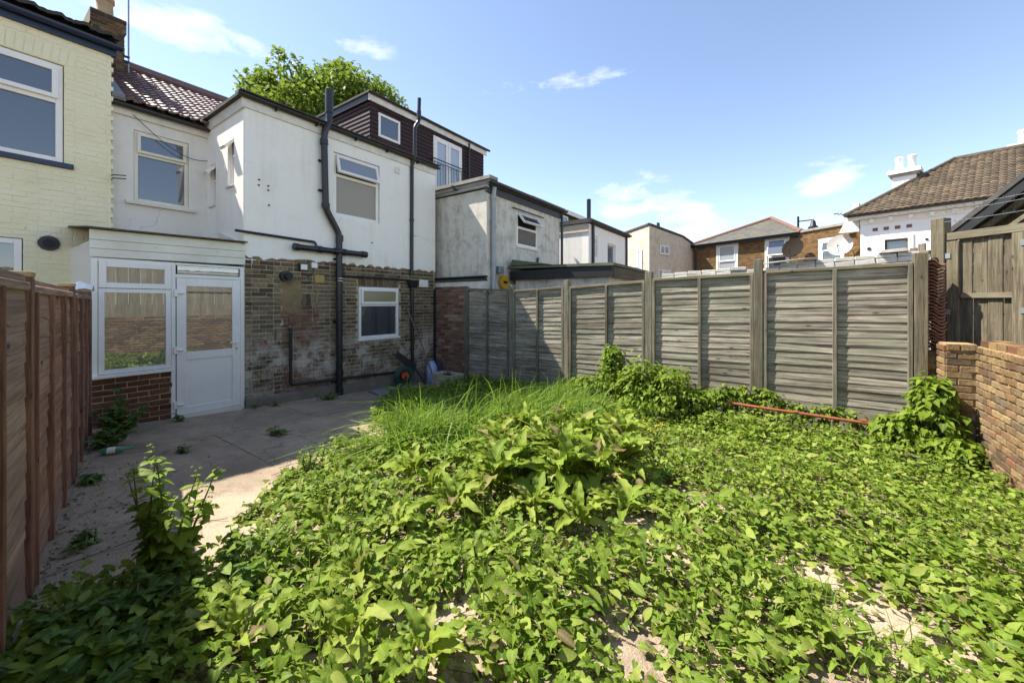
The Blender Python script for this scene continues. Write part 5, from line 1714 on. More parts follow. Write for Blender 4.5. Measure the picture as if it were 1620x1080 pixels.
MB().tube([(6.64, 1.1, .195), (6.64, .3, .175), (6.64, -.4, .16), (6.62, -1.12, .145)], .021, 10).build('tube', 'orange_pipe', op, smooth=True)
for y in (.75, -.05, -.75):
    MB().tube([(6.64, y, .178), (6.64, y + .05, .176)], .026, 10).build('joint', 'orange_pipe', op, smooth=True)
for i, (x, y, z1) in enumerate(((6.52, 1.45, .18), (6.60, .86, .16), (6.60, .18, .15), (6.60, -.42, .14))):
    s_ = thing('support_stick', ['short grey stick left of the orange pipe end', 'short stick under the left part of the orange pipe', 'short stick under the middle of the orange pipe', 'short stick under the right part of the orange pipe'][i], 'stick', (x, y, -.25), 'sticks holding the pipe')
    MB().tube([(x, y, -.26), (x + .01, y, -.05), (x, y + .01, z1)], [.017, .016, .015], 6).build('stick', 'stick_wood', s_)
bl = thing('black_bin_bag', 'scrap of black plastic half buried in leaves by the corner climber', 'bag', (6.25, -1.15, -.2))
bb = MB()
for i in range(8):
    for j in range(7):
        bb.v.append((6.10 + i * .045, -1.32 + j * .06, -.16 + .13 * math.sin(i / 7 * math.pi) * math.sin(j / 6 * math.pi) + random.uniform(0, .02)))
bb.f = [(i * 7 + j, (i + 1) * 7 + j, (i + 1) * 7 + j + 1, i * 7 + j + 1) for i in range(7) for j in range(6)]
bb.build('film', 'dark_rubber', bl, smooth=True)

# ================================================================== vegetation
def smooth_noise(x, y, seed=0, f=1.0):
    """cheap value noise made of sines, 0..1"""
    r_ = np.random.default_rng(seed)
    s = np.zeros_like(x)
    tot_ = 0
    for o_ in range(4):
        a = r_.uniform(0, 6.28, 6)
        k = f * 2.0 ** o_
        w = .6 ** o_
        s += w * np.sin(k * (x * np.cos(a[0]) + y * np.sin(a[0])) + a[1]) * np.sin(k * 1.13 * (x * np.cos(a[2]) + y * np.sin(a[2])) + a[3])
        tot_ += w
    return .5 + .5 * s / tot_ * 1.6

def leaf_template(outline, fold=.18, droop=.22, rib=4):
    """outline: (t, w) points of one half from base to tip. Returns verts (t along x, w along y) and faces"""
    ts = np.array([p[0] for p in outline]); ws = np.array([p[1] for p in outline])
    k = len(outline)
    V, Fc = [], []
    rt_ = np.linspace(0, 1, k)
    for i in range(k):
        t = float(np.clip(ts[i], 0, 1))
        V.append((t, 0, -droop * t * t))
    for sgn in (1, -1):
        for i in range(k):
            t = ts[i]
            V.append((t, sgn * ws[i], fold * ws[i] - droop * max(t, 0) ** 2 - .10 * ws[i] ** 2))
    for i in range(k - 1):
        Fc.append((i, i + 1, k + i + 1, k + i))
        Fc.append((i + 1, i, 2 * k + i, 2 * k + i + 1))
    return np.array(V), Fc

HEART = leaf_template([(0, .02), (-.13, .14), (-.15, .28), (-.06, .40), (.10, .46), (.30, .42), (.52, .31), (.76, .16), (1, 0)], .16, .34)
LOBED = leaf_template([(0, .02), (-.17, .20), (-.13, .42), (.10, .47), (.24, .37), (.42, .36), (.74, .18), (1, 0)], .20, .30)
TINY = leaf_template([(0, .06), (.45, .38), (1, 0)], .2, .2)
ROUND = leaf_template([(0, .02), (-.10, .18), (-.04, .38), (.18, .50), (.45, .50), (.70, .38), (.90, .20), (1, 0)], -.12, .2)
OVAL = leaf_template([(0, .02), (.12, .14), (.35, .25), (.6, .24), (.85, .12), (1, 0)], .2, .3)
SMALL = leaf_template([(0, .05), (.25, .38), (.6, .34), (1, 0)], .2, .2)

def rot_frames(heading, pitch, roll):
    ch, sh_2 = np.cos(heading), np.sin(heading)
    cp_, sp2 = np.cos(pitch), np.sin(pitch)
    x = np.stack([ch * cp_, sh_2 * cp_, sp2], 1)
    y = np.stack([-sh_2, ch, np.zeros_like(ch)], 1)
    z = np.cross(x, y)
    cr, sr = np.cos(roll)[:, None], np.sin(roll)[:, None]
    return x, y * cr + z * sr, z * cr - y * sr

def leaves_mesh(name, mat, tpl, pos_, heading, pitch, roll, size, tint, width=1.0):
    V, Fc = tpl
    N, k = len(pos_), len(V)
    X, Y, Z = rot_frames(heading, pitch, roll)
    wv_ = np.broadcast_to(np.asarray(width, float), (N,))
    P = pos_[:, None, :] + size[:, None, None] * (V[None, :, 0:1] * X[:, None, :] + V[None, :, 1:2] * wv_[:, None, None] * Y[:, None, :] + V[None, :, 2:3] * Z[:, None, :])
    fa = np.array(Fc)
    allf = (fa[None] + (np.arange(N) * k)[:, None, None]).reshape(-1, 4)
    return raw_mesh(name, mat, P.reshape(-1, 3), allf, np.repeat(tint, k), True, np.tile(V[:, 1], N), np.tile(V[:, 0], N))

def raw_mesh(name, mat, P, quads, tint=None, smooth=True, across=None, along=None):
    me = bpy.data.meshes.new(name)
    me.vertices.add(len(P))
    me.vertices.foreach_set('co', np.asarray(P, np.float32).ravel())
    nf, c = quads.shape
    me.loops.add(nf * c)
    me.loops.foreach_set('vertex_index', quads.astype(np.int32).ravel())
    me.polygons.add(nf)
    me.polygons.foreach_set('loop_start', np.arange(0, nf * c, c, dtype=np.int32))
    me.polygons.foreach_set('use_smooth', np.ones(nf, bool) if smooth else np.zeros(nf, bool))
    if tint is not None:
        at = me.attributes.new('tint', 'FLOAT', 'POINT')
        at.data.foreach_set('value', np.asarray(tint, np.float32))
        for nm, arr in (('across', across), ('along', along)):
            a2 = me.attributes.new(nm, 'FLOAT', 'POINT')
            a2.data.foreach_set('value', np.asarray(arr if arr is not None else np.full(len(P), .5), np.float32))
    me.materials.append(M[mat])
    me.update(calc_edges=True)
    me.validate()
    return me

# where the carpet grows: right of this ragged line (x, y)
edge = [(.0, 2.72), (.22, 2.9), (.52, 3.02), (.75, 3.05), (.93, 2.90), (1.20, 2.96), (1.47, 3.46), (1.8, 3.85), (2.18, 4.05), (3.0, 4.5), (3.9, 5.3), (4.4, 5.95), (5.2, 6.3), (6.2, 6.0), (6.9, 5.9)]
ex, ey = np.array([e[0] for e in edge]), np.array([e[1] for e in edge])
def in_carpet(x, y):
    lim = np.interp(x, ex, ey) + .22 * (smooth_noise(x, y, 5, 5.0) - .5)
    return (y < lim) & (x > -.15 + .05 * y) & (x < 6.86) & (y > -1.62)
bare = [(1.08, 3.2, .40, .22), (3.0, 4.35, .40, .2), (2.35, 3.0, .30, .2), (2.90, .90, .32, .2), (1.40, 1.42, .26, .2), (1.84, .62, .26, .16), (2.84, -.39, .40, .2), (3.75, .72, .25, .10), (3.05, -.10, .28, .12), (3.55, 3.9, .3, .15), (2.35, 1.15, .15, .12), (2.2, -.2, .2, .1), (1.2, 1.05, .2, .12)]
def bareness(x, y):
    b = np.zeros_like(x)
    for bx_, by_, r1, r2 in bare:
        d2 = ((x - bx_) / r1) ** 2 + ((y - by_) / (r1 * .8 + .05)) ** 2
        b = np.maximum(b, np.exp(-d2 * 1.1))
    return b
def canopy(x, y):
    h = .04 + .17 * smooth_noise(x, y, 9, 2.2) + .09 * smooth_noise(x, y, 3, 6.0)
    h += .10 * np.clip((x - 5.2) / 1.6, 0, 1)
    return h * (1 - .75 * bareness(x, y))
gzv = np.vectorize(ground_z)
def gz(x):
    return .10 - .05 * np.clip(x, -3, 8) + .012

docks = [(2.62, 2.02, 24, .48, 'big wavy-leaved dock at the left of the dock clump'), (3.02, 1.60, 30, .54, 'largest dock in the middle of the yard with browned leaves'), (3.45, 1.85, 28, .54, 'dock behind the largest one, towards the fence'),
         (3.75, 1.35, 26, .50, 'dock at the right of the dock clump'), (2.62, 1.25, 11, .38, 'drooping dock in front of the dock clump'), (3.20, 2.40, 26, .52, 'dock at the back left of the clump near the grass'),
         (4.15, 1.95, 24, .52, 'dock between the clump and the leafy fence mound'), (4.9, 1.9, 13, .52, 'broad pale-leaved burdock near the fence mound'), (2.35, 2.50, 11, .36, 'small dock left of the clump beside bare ground'),
         (1.05, 1.62, 13, .31, 'dark green dock at the bottom centre left'), (1.28, 1.95, 12, .30, 'dock behind the bottom left dock'), (1.15, 1.28, 12, .30, 'dock at the bottom edge of the picture'),
         (.72, 1.95, 12, .30, 'shaded dock at the bottom left edge'), (1.50, 2.65, 9, .26, 'small sunlit dock near the lit concrete'), (3.9, 2.65, 22, .48, 'dock in front of the long grass'),
         (4.6, 2.45, 14, .48, 'dock between long grass and burdock'), (2.85, 2.75, 12, .38, 'dock at the left foot of the long grass'), (1.75, 2.2, 9, .28, 'small dock in the middle left of the carpet'), (2.95, 2.05, 24, .50, 'dock wedged between the left dock and the largest dock'), (3.35, 1.45, 22, .48, 'dock leaning over the right side of the largest dock'), (3.65, 2.2, 24, .50, 'dock in the heart of the clump'), (4.45, 1.6, 18, .46, 'dock at the far right tip of the clump'), (2.2, 2.1, 14, .40, 'dock sprawling at the left tip of the clump'), (2.55, 1.6, 16, .42, 'dock between the front dock and the left dock'), (2.45, 2.85, 13, .38, 'dock beside the lime spurge clump'), (3.0, 1.05, 12, .38, 'dock at the near right foot of the clump')]

def carpet(n, tpl, name, smin, smax, label, seed, keep=lambda x, y: np.ones_like(x, bool), mat='bindweed_leaf'):
    r_ = np.random.default_rng(seed)
    x = r_.uniform(-.2, 6.9, n); y = r_.uniform(-1.65, 6.4, n)
    k = in_carpet(x, y) & keep(x, y)
    x, y = x[k], y[k]
    dens = 1 - 1.0 * bareness(x, y) - .50 * np.clip((.40 - smooth_noise(x, y, 21, 3.1)) * 5, 0, 1)
    dens = np.where((y > 3.6) & (x < 5), dens * .75, dens)
    near_dock = np.zeros_like(x)
    for dx_, dy_, dn_, ds_, dlab in docks:
        near_dock = np.maximum(near_dock, np.exp(-(((x - dx_) ** 2 + (y - dy_) ** 2) / (ds_ * .62) ** 2)))
    dens = dens * (1 - .9 * near_dock)
    k = r_.random(len(x)) < dens
    x, y = x[k], y[k]
    n = len(x)
    h = canopy(x, y) * r_.uniform(.35, 1.08, n) * (1.0 if smax > .06 else .5) + .01
    pos_ = np.stack([x, y, gz(x) + h], 1)
    heading = r_.normal(math.atan2(-.6, .2), 1.5, n)
    pitch = r_.normal(-.10, .42, n)
    roll = r_.normal(0, .45, n)
    size = r_.uniform(smin, smax, n) * (.72 + .5 * smooth_noise(x, y, 33, 1.3))
    me = leaves_mesh(name, mat, tpl, pos_, heading, pitch, roll, size, r_.random(n) * .85 + .12 * smooth_noise(x, y, 44, 2.0))
    o = place(name, me)
    o['kind'] = 'stuff'; o['label'] = label; o['category'] = 'ground cover'
    return x, y
low_left = lambda x, y: np.ones_like(x, bool)
carpet(54000, LOBED, 'bindweed_carpet', .022, .064, 'carpet of lobed bright green creeper leaves over the yard', 2)
carpet(28000, HEART, 'bindweed_carpet', .022, .062, 'heart shaped bindweed leaves mixed through the green carpet', 3)
carpet(6000, OVAL, 'dandelion_carpet', .07, .13, 'longer narrow weed leaves poking out of the creeper', 12, mat='dock_leaf')
carpet(16000, ROUND, 'clover_carpet', .02, .05, 'small round weed leaves low among the creeper', 6, mat='climber_leaf')
# dead leaves added under the carpet to darken the bright ground between its leaves
r2_ = np.random.default_rng(18)
lx = r2_.uniform(0, 6.85, 26000); ly = r2_.uniform(-1.6, 5.6, 26000)
kk = in_carpet(lx, ly) & (r2_.random(26000) < 1 - .85 * bareness(lx, ly))
lx, ly = lx[kk], ly[kk]
n = len(lx)
me = leaves_mesh('darkening_litter', 'dead_leaf', TINY, np.stack([lx, ly, gz(lx) + .006 + .012 * r2_.random(n)], 1), r2_.uniform(0, 6.28, n), r2_.normal(0, .15, n), r2_.normal(0, .3, n), r2_.uniform(.03, .075, n), r2_.random(n))
lo_ = place('darkening_litter', me); lo_['kind'] = 'stuff'; lo_['label'] = 'brown dead leaves added to darken the ground under the creeper carpet'; lo_['category'] = 'litter'
# wiry stems creeping over the bare concrete
st_ = MB()
r_ = random.Random(4)
for bx_, by_, r1, r2 in bare + [(2.0, 4.2, .4, .2)]:
    for i in range(4):
        a = r_.uniform(0, 6.28)
        p = Vector((bx_ + r_.uniform(-r1, r1), by_ + r_.uniform(-r1, r1), 0))
        pts = []
        for k in range(7):
            pts.append((p.x, p.y, ground_z(p.x) + .018 + .02 * abs(math.sin(k * 1.3 + i)) ))
            a += r_.uniform(-.4, .4)
            p += Vector((math.cos(a), math.sin(a), 0)) * .085
        st_.tube(pts, .0024, 4, cap=False)
so = st_.build('vine_stems', 'vine_stem')
so['kind'] = 'stuff'; so['label'] = 'dark wiry creeper stems across the bare concrete'; so['category'] = 'stems'
# dry litter along the left fence and over the paving
n = 700
r2_ = np.random.default_rng(8)
lx = np.concatenate([r2_.uniform(0, 1, 600) ** 3 * .5, r2_.uniform(1, 4.5, 100)])
ly = np.concatenate([r2_.uniform(1.6, 7, 600), r2_.uniform(2.6, 6.6, 100)])
lx[:600] += -.40 + .203 * ly[:600]
pos_ = np.stack([lx, ly, gz(lx) + .008], 1)
me = leaves_mesh('dry_litter', 'dead_leaf', SMALL, pos_, r2_.uniform(0, 6.28, n), r2_.normal(0, .2, n), r2_.normal(0, .4, n), r2_.uniform(.008, .035, n), r2_.random(n), .7)
lo_ = place('dry_litter', me); lo_['kind'] = 'stuff'; lo_['label'] = 'dry brown leaf scraps along the foot of the left fence'; lo_['category'] = 'litter'
pos_ = np.stack([r2_.uniform(0, 4.5, 460), r2_.uniform(2.4, 7, 460), np.zeros(460)], 1)
pos_[:, 2] = gz(pos_[:, 0]) + .006
pos_[:220, 0] = -.40 + .203 * pos_[:220, 1] + r2_.uniform(.03, .4, 220)
me = leaves_mesh('pebbles', 'stone_slab', SMALL, pos_, r2_.uniform(0, 6.28, 460), r2_.normal(0, .1, 460), r2_.normal(0, .2, 460), r2_.uniform(.005, .022, 460), r2_.random(460), 1.2)
po_ = place('pebbles', me); po_['kind'] = 'stuff'; po_['label'] = 'tiny pale stone chips scattered on the concrete'; po_['category'] = 'gravel'

# ---- grass
def grass(name, label, pts, hmin, hmax, seed, width=.010, mat='grass_blade', lean=.35, parent=None):
    r_ = np.random.default_rng(seed)
    n = len(pts)
    S = 6
    h = r_.uniform(hmin, hmax, n)
    az = r_.uniform(0, 6.28, n)
    ln = r_.uniform(.1, 1.0, n) ** 1.5 * lean * 2.4
    t = np.linspace(0, 1, S)
    dx = np.cos(az)[:, None] * (ln[:, None] * t ** 2.2 * h[:, None])
    dy = np.sin(az)[:, None] * (ln[:, None] * t ** 2.2 * h[:, None])
    dz = h[:, None] * (t - .32 * ln[:, None] * t ** 3)
    c = np.stack([pts[:, 0:1] + dx, pts[:, 1:2] + dy, pts[:, 2:3] + dz], 2)
    wd_ = (width * r_.uniform(.6, 1.3, n))[:, None] * np.array([.7, 1, 1, .8, .5, .06])
    side = np.stack([-np.sin(az + .6), np.cos(az + .6), np.zeros(n)], 1)
    A = c - side[:, None, :] * wd_[:, :, None] * .5
    B = c + side[:, None, :] * wd_[:, :, None] * .5
    P = np.stack([A, B], 2).reshape(-1, 3)
    f = np.array([(2 * i, 2 * i + 1, 2 * i + 3, 2 * i + 2) for i in range(S - 1)])
    F_ = (f[None] + (np.arange(n) * 2 * S)[:, None, None]).reshape(-1, 4)
    me = raw_mesh(name, mat, P, F_, np.repeat(r_.random(n), 2 * S))
    o = place(name, me, parent)
    if parent is None:
        o['label'] = label; o['category'] = 'grass'
    o['kind'] = 'stuff'
    return o
r_ = np.random.default_rng(51)
cl_ = [(3.0, 3.55, .35), (3.35, 3.3, .45), (3.75, 3.45, .5), (4.1, 3.15, .5), (4.5, 3.35, .5), (4.45, 2.9, .5), (4.9, 3.2, .5), (5.3, 3.4, .5), (5.3, 2.95, .5), (5.75, 3.25, .5), (6.1, 3.0, .45), (6.35, 3.35, .4), (5.0, 2.6, .4), (5.7, 2.6, .4), (3.5, 3.95, .4), (4.6, 3.9, .35), (3.9, 4.5, .3)]
gp_ = []
for cx_, cy_, s_ in cl_:
    m = int(420 * s_ / .5)
    q = r_.normal(0, s_ * .42, (m, 2)) + (cx_, cy_)
    gp_.append(q)
gp_ = np.concatenate(gp_)
gp_ = gp_[(gp_[:, 0] < 6.8) & (gp_[:, 1] < 6.1)]
gp_ = np.concatenate([gp_, gz(gp_[:, 0])[:, None]], 1)
grass('long_grass', 'sunlit long grass in front of the shaded fence panels', gp_, .24, .60, 52, .019, lean=1.0)
sp3 = gp_[r_.random(len(gp_)) < .03]
grass('tall_grass', 'a few tall arching grass blades above the long grass', sp3, .60, .95, 53, .018, 'grass_blade', .8)
tp = []
for cx_, cy_ in ((2.6, .05), (2.75, -.05), (1.5, 2.45), (1.9, 3.3), (1.25, 2.1), (2.0, 1.4), (3.3, 1.2), (1.05, 1.75), (2.45, -.35), (3.6, .3), (4.4, .6), (4.0, -.6), (5.2, .2), (3.1, .5), (2.1, .3), (5.6, -.7), (1.7, 1.1), (2.2, 1.8)):
    tp.append(np.random.default_rng(int(cx_ * 100)).normal(0, .09, (26, 2)) + (cx_, cy_))
tp = np.concatenate(tp); tp = np.concatenate([tp, gz(tp[:, 0])[:, None]], 1)
grass('grass_tufts', 'thin grass tufts poking through the creeper carpet', tp, .12, .34, 54, .008, lean=.6)

# ---- dock plants: rosettes of long wavy leaves, each leaf an object
def dock_leaf(k):
    r_ = random.Random(100 + k)
    nx, ny = 14, 6
    mb = MB()
    droop = r_.uniform(.55, 1.0)
    wav, ph = r_.uniform(.035, .065), r_.uniform(0, 6)
    wid = r_.uniform(.125, .175)
    for i in range(nx + 1):
        t = i / nx
        w = wid * (math.sin(math.pi * min(1, (max(t - .12, 0) / .88) ** .72)) ** .75 if t > .12 else .06)
        w = max(w, .012 if t < .9 else .004)
        a = .9 - 1.9 * droop * t
        cx_ = t * (1 - .18 * droop * t)
        cz = .55 * t - droop * 1.05 * t * t
        for j in range(ny + 1):
            s = j / ny * 2 - 1
            e = abs(s) ** 1.5
            mb.v.append((cx_, s * w, cz + e * (.06 + wav * math.sin(t * 27 + ph + (2 if s < 0 else 0))) * (1 if t > .15 else .2) + .012 * math.sin(t * 41 + s * 5 + ph)))
    for i in range(nx):
        for j in range(ny):
            a = i * (ny + 1) + j
            mb.f.append((a, a + ny + 1, a + ny + 2, a + 1))
    me = mb.mesh('leaf', 'dock_leaf', True)
    at = me.attributes.new('tint', 'FLOAT', 'POINT')
    at.data.foreach_set('value', [r_.random()] * len(me.vertices))
    a2 = me.attributes.new('across', 'FLOAT', 'POINT')
    a2.data.foreach_set('value', [(j / ny * 2 - 1) * .8 for i in range(nx + 1) for j in range(ny + 1)])
    a3 = me.attributes.new('along', 'FLOAT', 'POINT')
    a3.data.foreach_set('value', [i / nx * 1.4 for i in range(nx + 1) for j in range(ny + 1)])
    return me
dl = [dock_leaf(k) for k in range(8)]
stem_m = MB().tube([(0, 0, 0), (.01, 0, .5), (0, .01, 1)], [.010, .008, .003], 6).mesh('stem', 'stem_green', True)
def dock(x, y, n, size, label, seed, low=.35):
    lift = .12 if size > .42 else .03
    r_ = random.Random(seed)
    p = thing('dock_plant', label, 'plant', (x, y, ground_z(x)), 'broad-leaved weeds in the yard')
    for i in range(n):
        a = i * 2.39996 + r_.uniform(-.3, .3)
        ring_ = i / n
        s = size * r_.uniform(.6, 1.05) * (1 - .25 * ring_)
        up_ = r_.uniform(.25, .7) + low * ring_ * 2.0
        m = Matrix.Translation((x + .03 * math.cos(a), y + .03 * math.sin(a), ground_z(x) + .06 + lift * (.4 + .8 * ring_) + .16 * size * ring_)) @ Matrix.Rotation(a, 4, 'Z') @ Matrix.Rotation(-up_, 4, 'Y') @ Matrix.Rotation(r_.uniform(-.4, .4), 4, 'X') @ Matrix.Scale(s, 4)
        place('leaf', r_.choice(dl), p, m)
    return p
for i, (x, y, n, s, lab) in enumerate(docks):
    dock(x, y, n, s, lab, 200 + i)

# ---- upright leafy weeds: stems with leaves, each leaf an object when it shows
def plain_leaf(tpl, mat, tint=.4):
    V, Fc = tpl
    me = raw_mesh('leaf', mat, V, np.array(Fc), np.full(len(V), tint), True, V[:, 1], V[:, 0])
    return me
wl_bind = [plain_leaf(HEART, 'climber_leaf', t_) for t_ in (.2, .5, .8)]
wl_oval = [plain_leaf(OVAL, 'climber_leaf', t_) for t_ in (.2, .5, .8)]
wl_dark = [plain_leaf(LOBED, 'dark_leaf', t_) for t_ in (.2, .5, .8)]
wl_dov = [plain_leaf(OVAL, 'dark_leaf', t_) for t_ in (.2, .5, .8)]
wl_lime = [plain_leaf(SMALL, 'lime_leaf', t_) for t_ in (.2, .5, .8)]
def leafy(name, label, x, y, stems, hmin, hmax, spread, per, leafset, lmin, lmax, seed, group=None, tips=None, z0=None):
    r_ = random.Random(seed)
    z0 = ground_z(x) if z0 is None else z0
    p = thing(name, label, 'plant', (x, y, z0), group)
    for s in range(stems):
        a = r_.uniform(0, 6.28)
        h = r_.uniform(hmin, hmax)
        top = Vector((x + math.cos(a) * spread * r_.random(), y + math.sin(a) * spread * r_.random(), z0 + h))
        b = Vector((x + r_.uniform(-.05, .05), y + r_.uniform(-.05, .05), z0))
        mid = b.lerp(top, .5) + Vector((r_.uniform(-.04, .04), r_.uniform(-.04, .04), .04))
        st = MB().tube([b, mid, top], [.008, .006, .002], 5).build('stem', 'stem_green', p)
        for i in range(per):
            t = .12 + .88 * (i + r_.random()) / per
            c = b * (1 - t) ** 2 + mid * 2 * t * (1 - t) + top * t * t
            ha = i * 2.4 + r_.uniform(-.4, .4)
            sz = r_.uniform(lmin, lmax) * (1.15 - .55 * t)
            m = Matrix.Translation(c) @ Matrix.Rotation(ha, 4, 'Z') @ Matrix.Rotation(r_.uniform(-.5, .35), 4, 'Y') @ Matrix.Rotation(r_.uniform(-.4, .4), 4, 'X') @ Matrix.Scale(sz, 4)
            place('leaf', r_.choice(leafset), p, m)
        if tips:
            for i in range(5):
                c = top + Vector((r_.uniform(-.03, .03), r_.uniform(-.03, .03), r_.uniform(-.05, .04)))
                MB().lathe(c, [(.002, -.006), (.009, 0), (.002, .006)], 6).build('bud', tips, p)
    return p
leafy('tall_weed', 'tall leafy weed with sunlit top in the left foreground', .70, 2.86, 15, .34, .78, .30, 20, wl_oval + wl_bind, .06, .13, 301, tips='lime_leaf')
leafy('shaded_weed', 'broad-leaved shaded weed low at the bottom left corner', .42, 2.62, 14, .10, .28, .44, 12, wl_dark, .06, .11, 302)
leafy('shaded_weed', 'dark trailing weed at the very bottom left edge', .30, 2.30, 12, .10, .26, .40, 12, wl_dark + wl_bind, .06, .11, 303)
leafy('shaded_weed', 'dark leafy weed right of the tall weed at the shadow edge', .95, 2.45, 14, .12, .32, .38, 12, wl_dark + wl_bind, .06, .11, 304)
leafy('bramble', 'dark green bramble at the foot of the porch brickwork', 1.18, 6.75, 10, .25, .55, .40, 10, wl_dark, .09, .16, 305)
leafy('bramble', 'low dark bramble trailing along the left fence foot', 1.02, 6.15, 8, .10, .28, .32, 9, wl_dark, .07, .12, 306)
leafy('doorstep_weed', 'little dark weed at the porch doorstep', 1.86, 7.0, 5, .06, .15, .12, 7, wl_dov, .05, .09, 307)
leafy('paving_weed', 'flat dandelion rosette alone on the shaded concrete', 2.38, 5.31, 7, .02, .12, .16, 3, wl_dov, .10, .15, 308)
leafy('paving_weed', 'small leafy seedling on the concrete below the doorstep', 1.46, 5.39, 3, .05, .12, .08, 4, wl_dark, .06, .09, 309)
leafy('pipe_weed', 'bushy low green weed at the foot of the soil pipe', 3.95, 6.85, 16, .06, .16, .30, 9, wl_lime + wl_dov, .04, .07, 310)
leafy('wall_weed', 'tiny weed along the plinth between door and soil pipe', 3.1, 7.05, 6, .03, .08, .25, 5, wl_dov, .03, .06, 311)
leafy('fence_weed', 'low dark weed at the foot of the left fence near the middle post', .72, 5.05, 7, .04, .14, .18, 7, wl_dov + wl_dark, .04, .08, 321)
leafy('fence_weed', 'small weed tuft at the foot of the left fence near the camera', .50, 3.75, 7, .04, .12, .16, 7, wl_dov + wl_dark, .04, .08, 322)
leafy('wall_weed', 'thin strip of weeds at the plinth right of the door', 2.85, 7.08, 5, .03, .07, .15, 5, wl_dov, .03, .06, 323)
leafy('carpet_edge_weed', 'small leafy weed spreading onto the lit concrete', 1.30, 3.30, 7, .04, .10, .16, 6, wl_bind, .04, .07, 324)
leafy('sink_weed', 'green weeds growing inside the old sink', 6.50, 6.38, 8, .05, .14, .16, 8, wl_dov, .04, .07, 312, z0=.02)
leafy('spurge_clump', 'lime green rounded spurge clump left of the docks', 3.02, 3.75, 22, .14, .26, .22, 10, wl_lime, .035, .06, 313)
leafy('edge_weed', 'spindly weed with yellow tips on the carpet edge', 1.95, 3.75, 6, .18, .38, .18, 9, wl_lime + wl_oval, .05, .09, 314, tips='lime_leaf')
leafy('ragwort', 'yellow flowered weed in front of the fence mound', 5.0, 1.35, 6, .22, .36, .22, 6, wl_oval, .08, .13, 315, tips='gold_flower')

# ---- climbers heaped on the fence
def climber(label, blobs, n, smin, smax, seed, name='bindweed_climber'):
    """leaves hang on the surface of heaped mounds"""
    r_ = np.random.default_rng(seed)
    b0 = blobs[0]
    root = thing(name, label, 'climber', (b0[0], b0[1], -.25), 'climbers along the right fence')
    vol = np.array([b[3] * b[4] + b[3] * b[5] + b[4] * b[5] for b in blobs])
    pk = r_.choice(len(blobs), n, p=vol / vol.sum())
    B = np.array(blobs)[pk]
    d = r_.normal(0, 1, (n, 3))
    d /= np.linalg.norm(d, axis=1)[:, None]
    d[:, 2] = np.where(d[:, 2] < -.3, -d[:, 2], d[:, 2])
    rad = (r_.uniform(.62, 1.06, n) + np.where(r_.random(n) < .07, r_.uniform(0, .35, n), 0))[:, None]
    lump = 1 + .16 * np.sin(d[:, 0] * 7 + pk) * np.sin(d[:, 1] * 6 + 2 * pk) + .12 * np.sin(d[:, 2] * 9 + pk)
    rad = rad * lump[:, None]
    pos_ = B[:, :3] + d * B[:, 3:6] * rad
    keep = (pos_[:, 0] < 6.87) & (pos_[:, 2] > -.24) & (pos_[:, 1] > -1.64)
    pos_, d = pos_[keep], d[keep]
    n = len(pos_)
    heading = np.arctan2(d[:, 1], d[:, 0]) + r_.normal(0, .6, n)
    pitch = r_.normal(-.75, .35, n) + .55 * np.clip(d[:, 2], 0, 1)
    me = leaves_mesh('foliage', 'climber_leaf', HEART, pos_, heading, pitch, r_.normal(0, .3, n), r_.uniform(smin, smax, n), r_.random(n), .85)
    o = place('foliage', me, root); o['kind'] = 'stuff'
    sm = MB()
    rr = random.Random(seed)
    for b in blobs:
        for k in range(5):
            p0 = Vector((b[0] + rr.uniform(-.2, .2) * b[3], b[1] + rr.uniform(-.6, .6) * b[4], -.26))
            p1 = Vector((b[0] + rr.uniform(-.4, .4) * b[3], b[1] + rr.uniform(-.5, .5) * b[4], b[2] + b[5] * .8))
            sm.tube([p0, p0.lerp(p1, .5) + Vector((rr.uniform(-.05, .05), rr.uniform(-.05, .05), 0)), p1], .006, 5)
    sm.build('stem', 'vine_stem', root)[ 'kind'] = 'stuff'
    return root
climber('pointed climber heap against the middle fence panel', [(6.60, 2.55, .28, .25, .24, .52), (6.62, 2.55, .70, .15, .15, .24), (6.55, 2.95, .06, .26, .30, .34), (6.60, 3.2, .0, .22, .22, .28), (6.55, 2.3, .1, .25, .25, .35)], 2100, .05, .08, 401)
climber('broad rounded climber mound by the fence right of the pointed heap', [(6.42, 1.95, .24, .36, .36, .46), (6.42, 1.55, .24, .36, .32, .40), (6.5, 2.25, .10, .25, .25, .40), (6.5, 1.25, .06, .30, .28, .32), (6.30, 1.8, .0, .35, .5, .28)], 3300, .05, .085, 402)
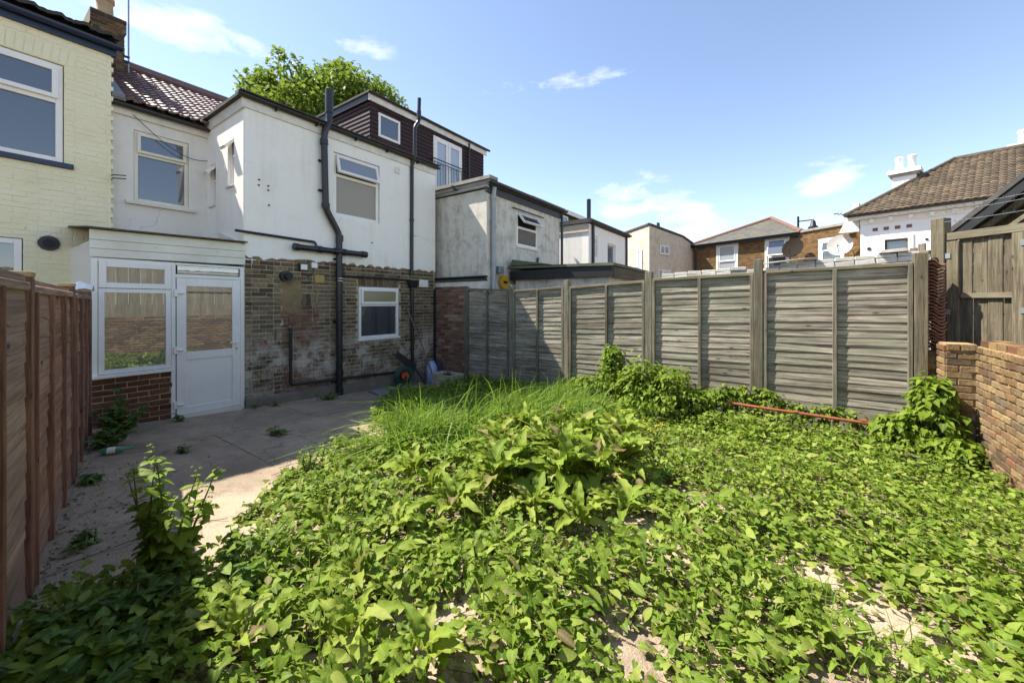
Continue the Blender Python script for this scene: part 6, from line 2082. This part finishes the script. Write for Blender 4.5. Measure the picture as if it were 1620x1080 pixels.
climber('low climber fringe growing over the orange pipe', [(6.72, .98, .05, .14, .26, .28), (6.80, .66, .16, .09, .22, .26), (6.80, .30, .18, .08, .18, .26), (6.82, .02, .08, .07, .2, .22), (6.82, -.30, .06, .06, .18, .20), (6.82, -.60, .06, .06, .22, .19), (6.62, .45, -.14, .20, .6, .13), (6.62, -.4, -.15, .20, .6, .12), (6.66, 1.0, .14, .12, .24, .20), (6.62, -1.0, -.02, .16, .22, .22), (6.74, .85, .30, .05, .12, .14), (6.80, -.45, .16, .04, .12, .14)], 2300, .045, .08, 403)
climber('dark leafy climber heaped in the corner by the brick wall', [(6.52, -1.32, .25, .22, .24, .42), (6.50, -1.30, .58, .15, .16, .22), (6.55, -1.08, .05, .24, .28, .30), (6.35, -1.42, -.02, .26, .22, .26), (6.6, -.95, .05, .18, .2, .22)], 1700, .055, .10, 404)

# ---- tree beyond the roofs
tr_ = thing('roadside_tree', 'large leafy green tree rising behind the house roofs', 'tree', (11.85, 20.0, -.3))
MB().tube([(11.85, 20.0, -.4), (11.9, 19.9, 3), (11.8, 20.0, 6.5)], [.42, .34, .26], 10).build('trunk', 'bark', tr_, smooth=True)
r_ = np.random.default_rng(77)
rr = random.Random(77)
nb = 300
bc = []
while len(bc) < nb:
    d = np.array([rr.gauss(0, 1), rr.gauss(0, 1), rr.gauss(0, 1)])
    d /= np.linalg.norm(d)
    rad = rr.uniform(.55, 1.0)
    c = np.array([11.85, 20.0, 9.3]) + d * np.array([4.9, 4.9, 4.1]) * rad
    if c[2] > 6.6:
        bc.append((*c, rr.uniform(.5, 1.0)))
bc = np.array(bc)
lm = MB()
for c in bc[::3]:
    a, b = Vector((11.8, 20.0, 6.2)), Vector(c[:3])
    lm.tube([a, a.lerp(b, .5) + Vector((0, 0, .5)), b], [.16, .09, .03], 6)
lm.build('limbs', 'bark', tr_)
n = 72000
pk = r_.integers(0, nb, n)
d = r_.normal(0, 1, (n, 3)); d /= np.linalg.norm(d, axis=1)[:, None]
pos_ = bc[pk, :3] + d * (bc[pk, 3] * r_.uniform(.35, 1.05, n) ** .7)[:, None]
me = leaves_mesh('crown', 'tree_leaf', TINY, pos_, r_.uniform(0, 6.28, n), r_.normal(-.3, .5, n), r_.normal(0, .5, n), r_.uniform(.14, .27, n), r_.random(n))
o = place('crown', me, tr_); o['kind'] = 'stuff'
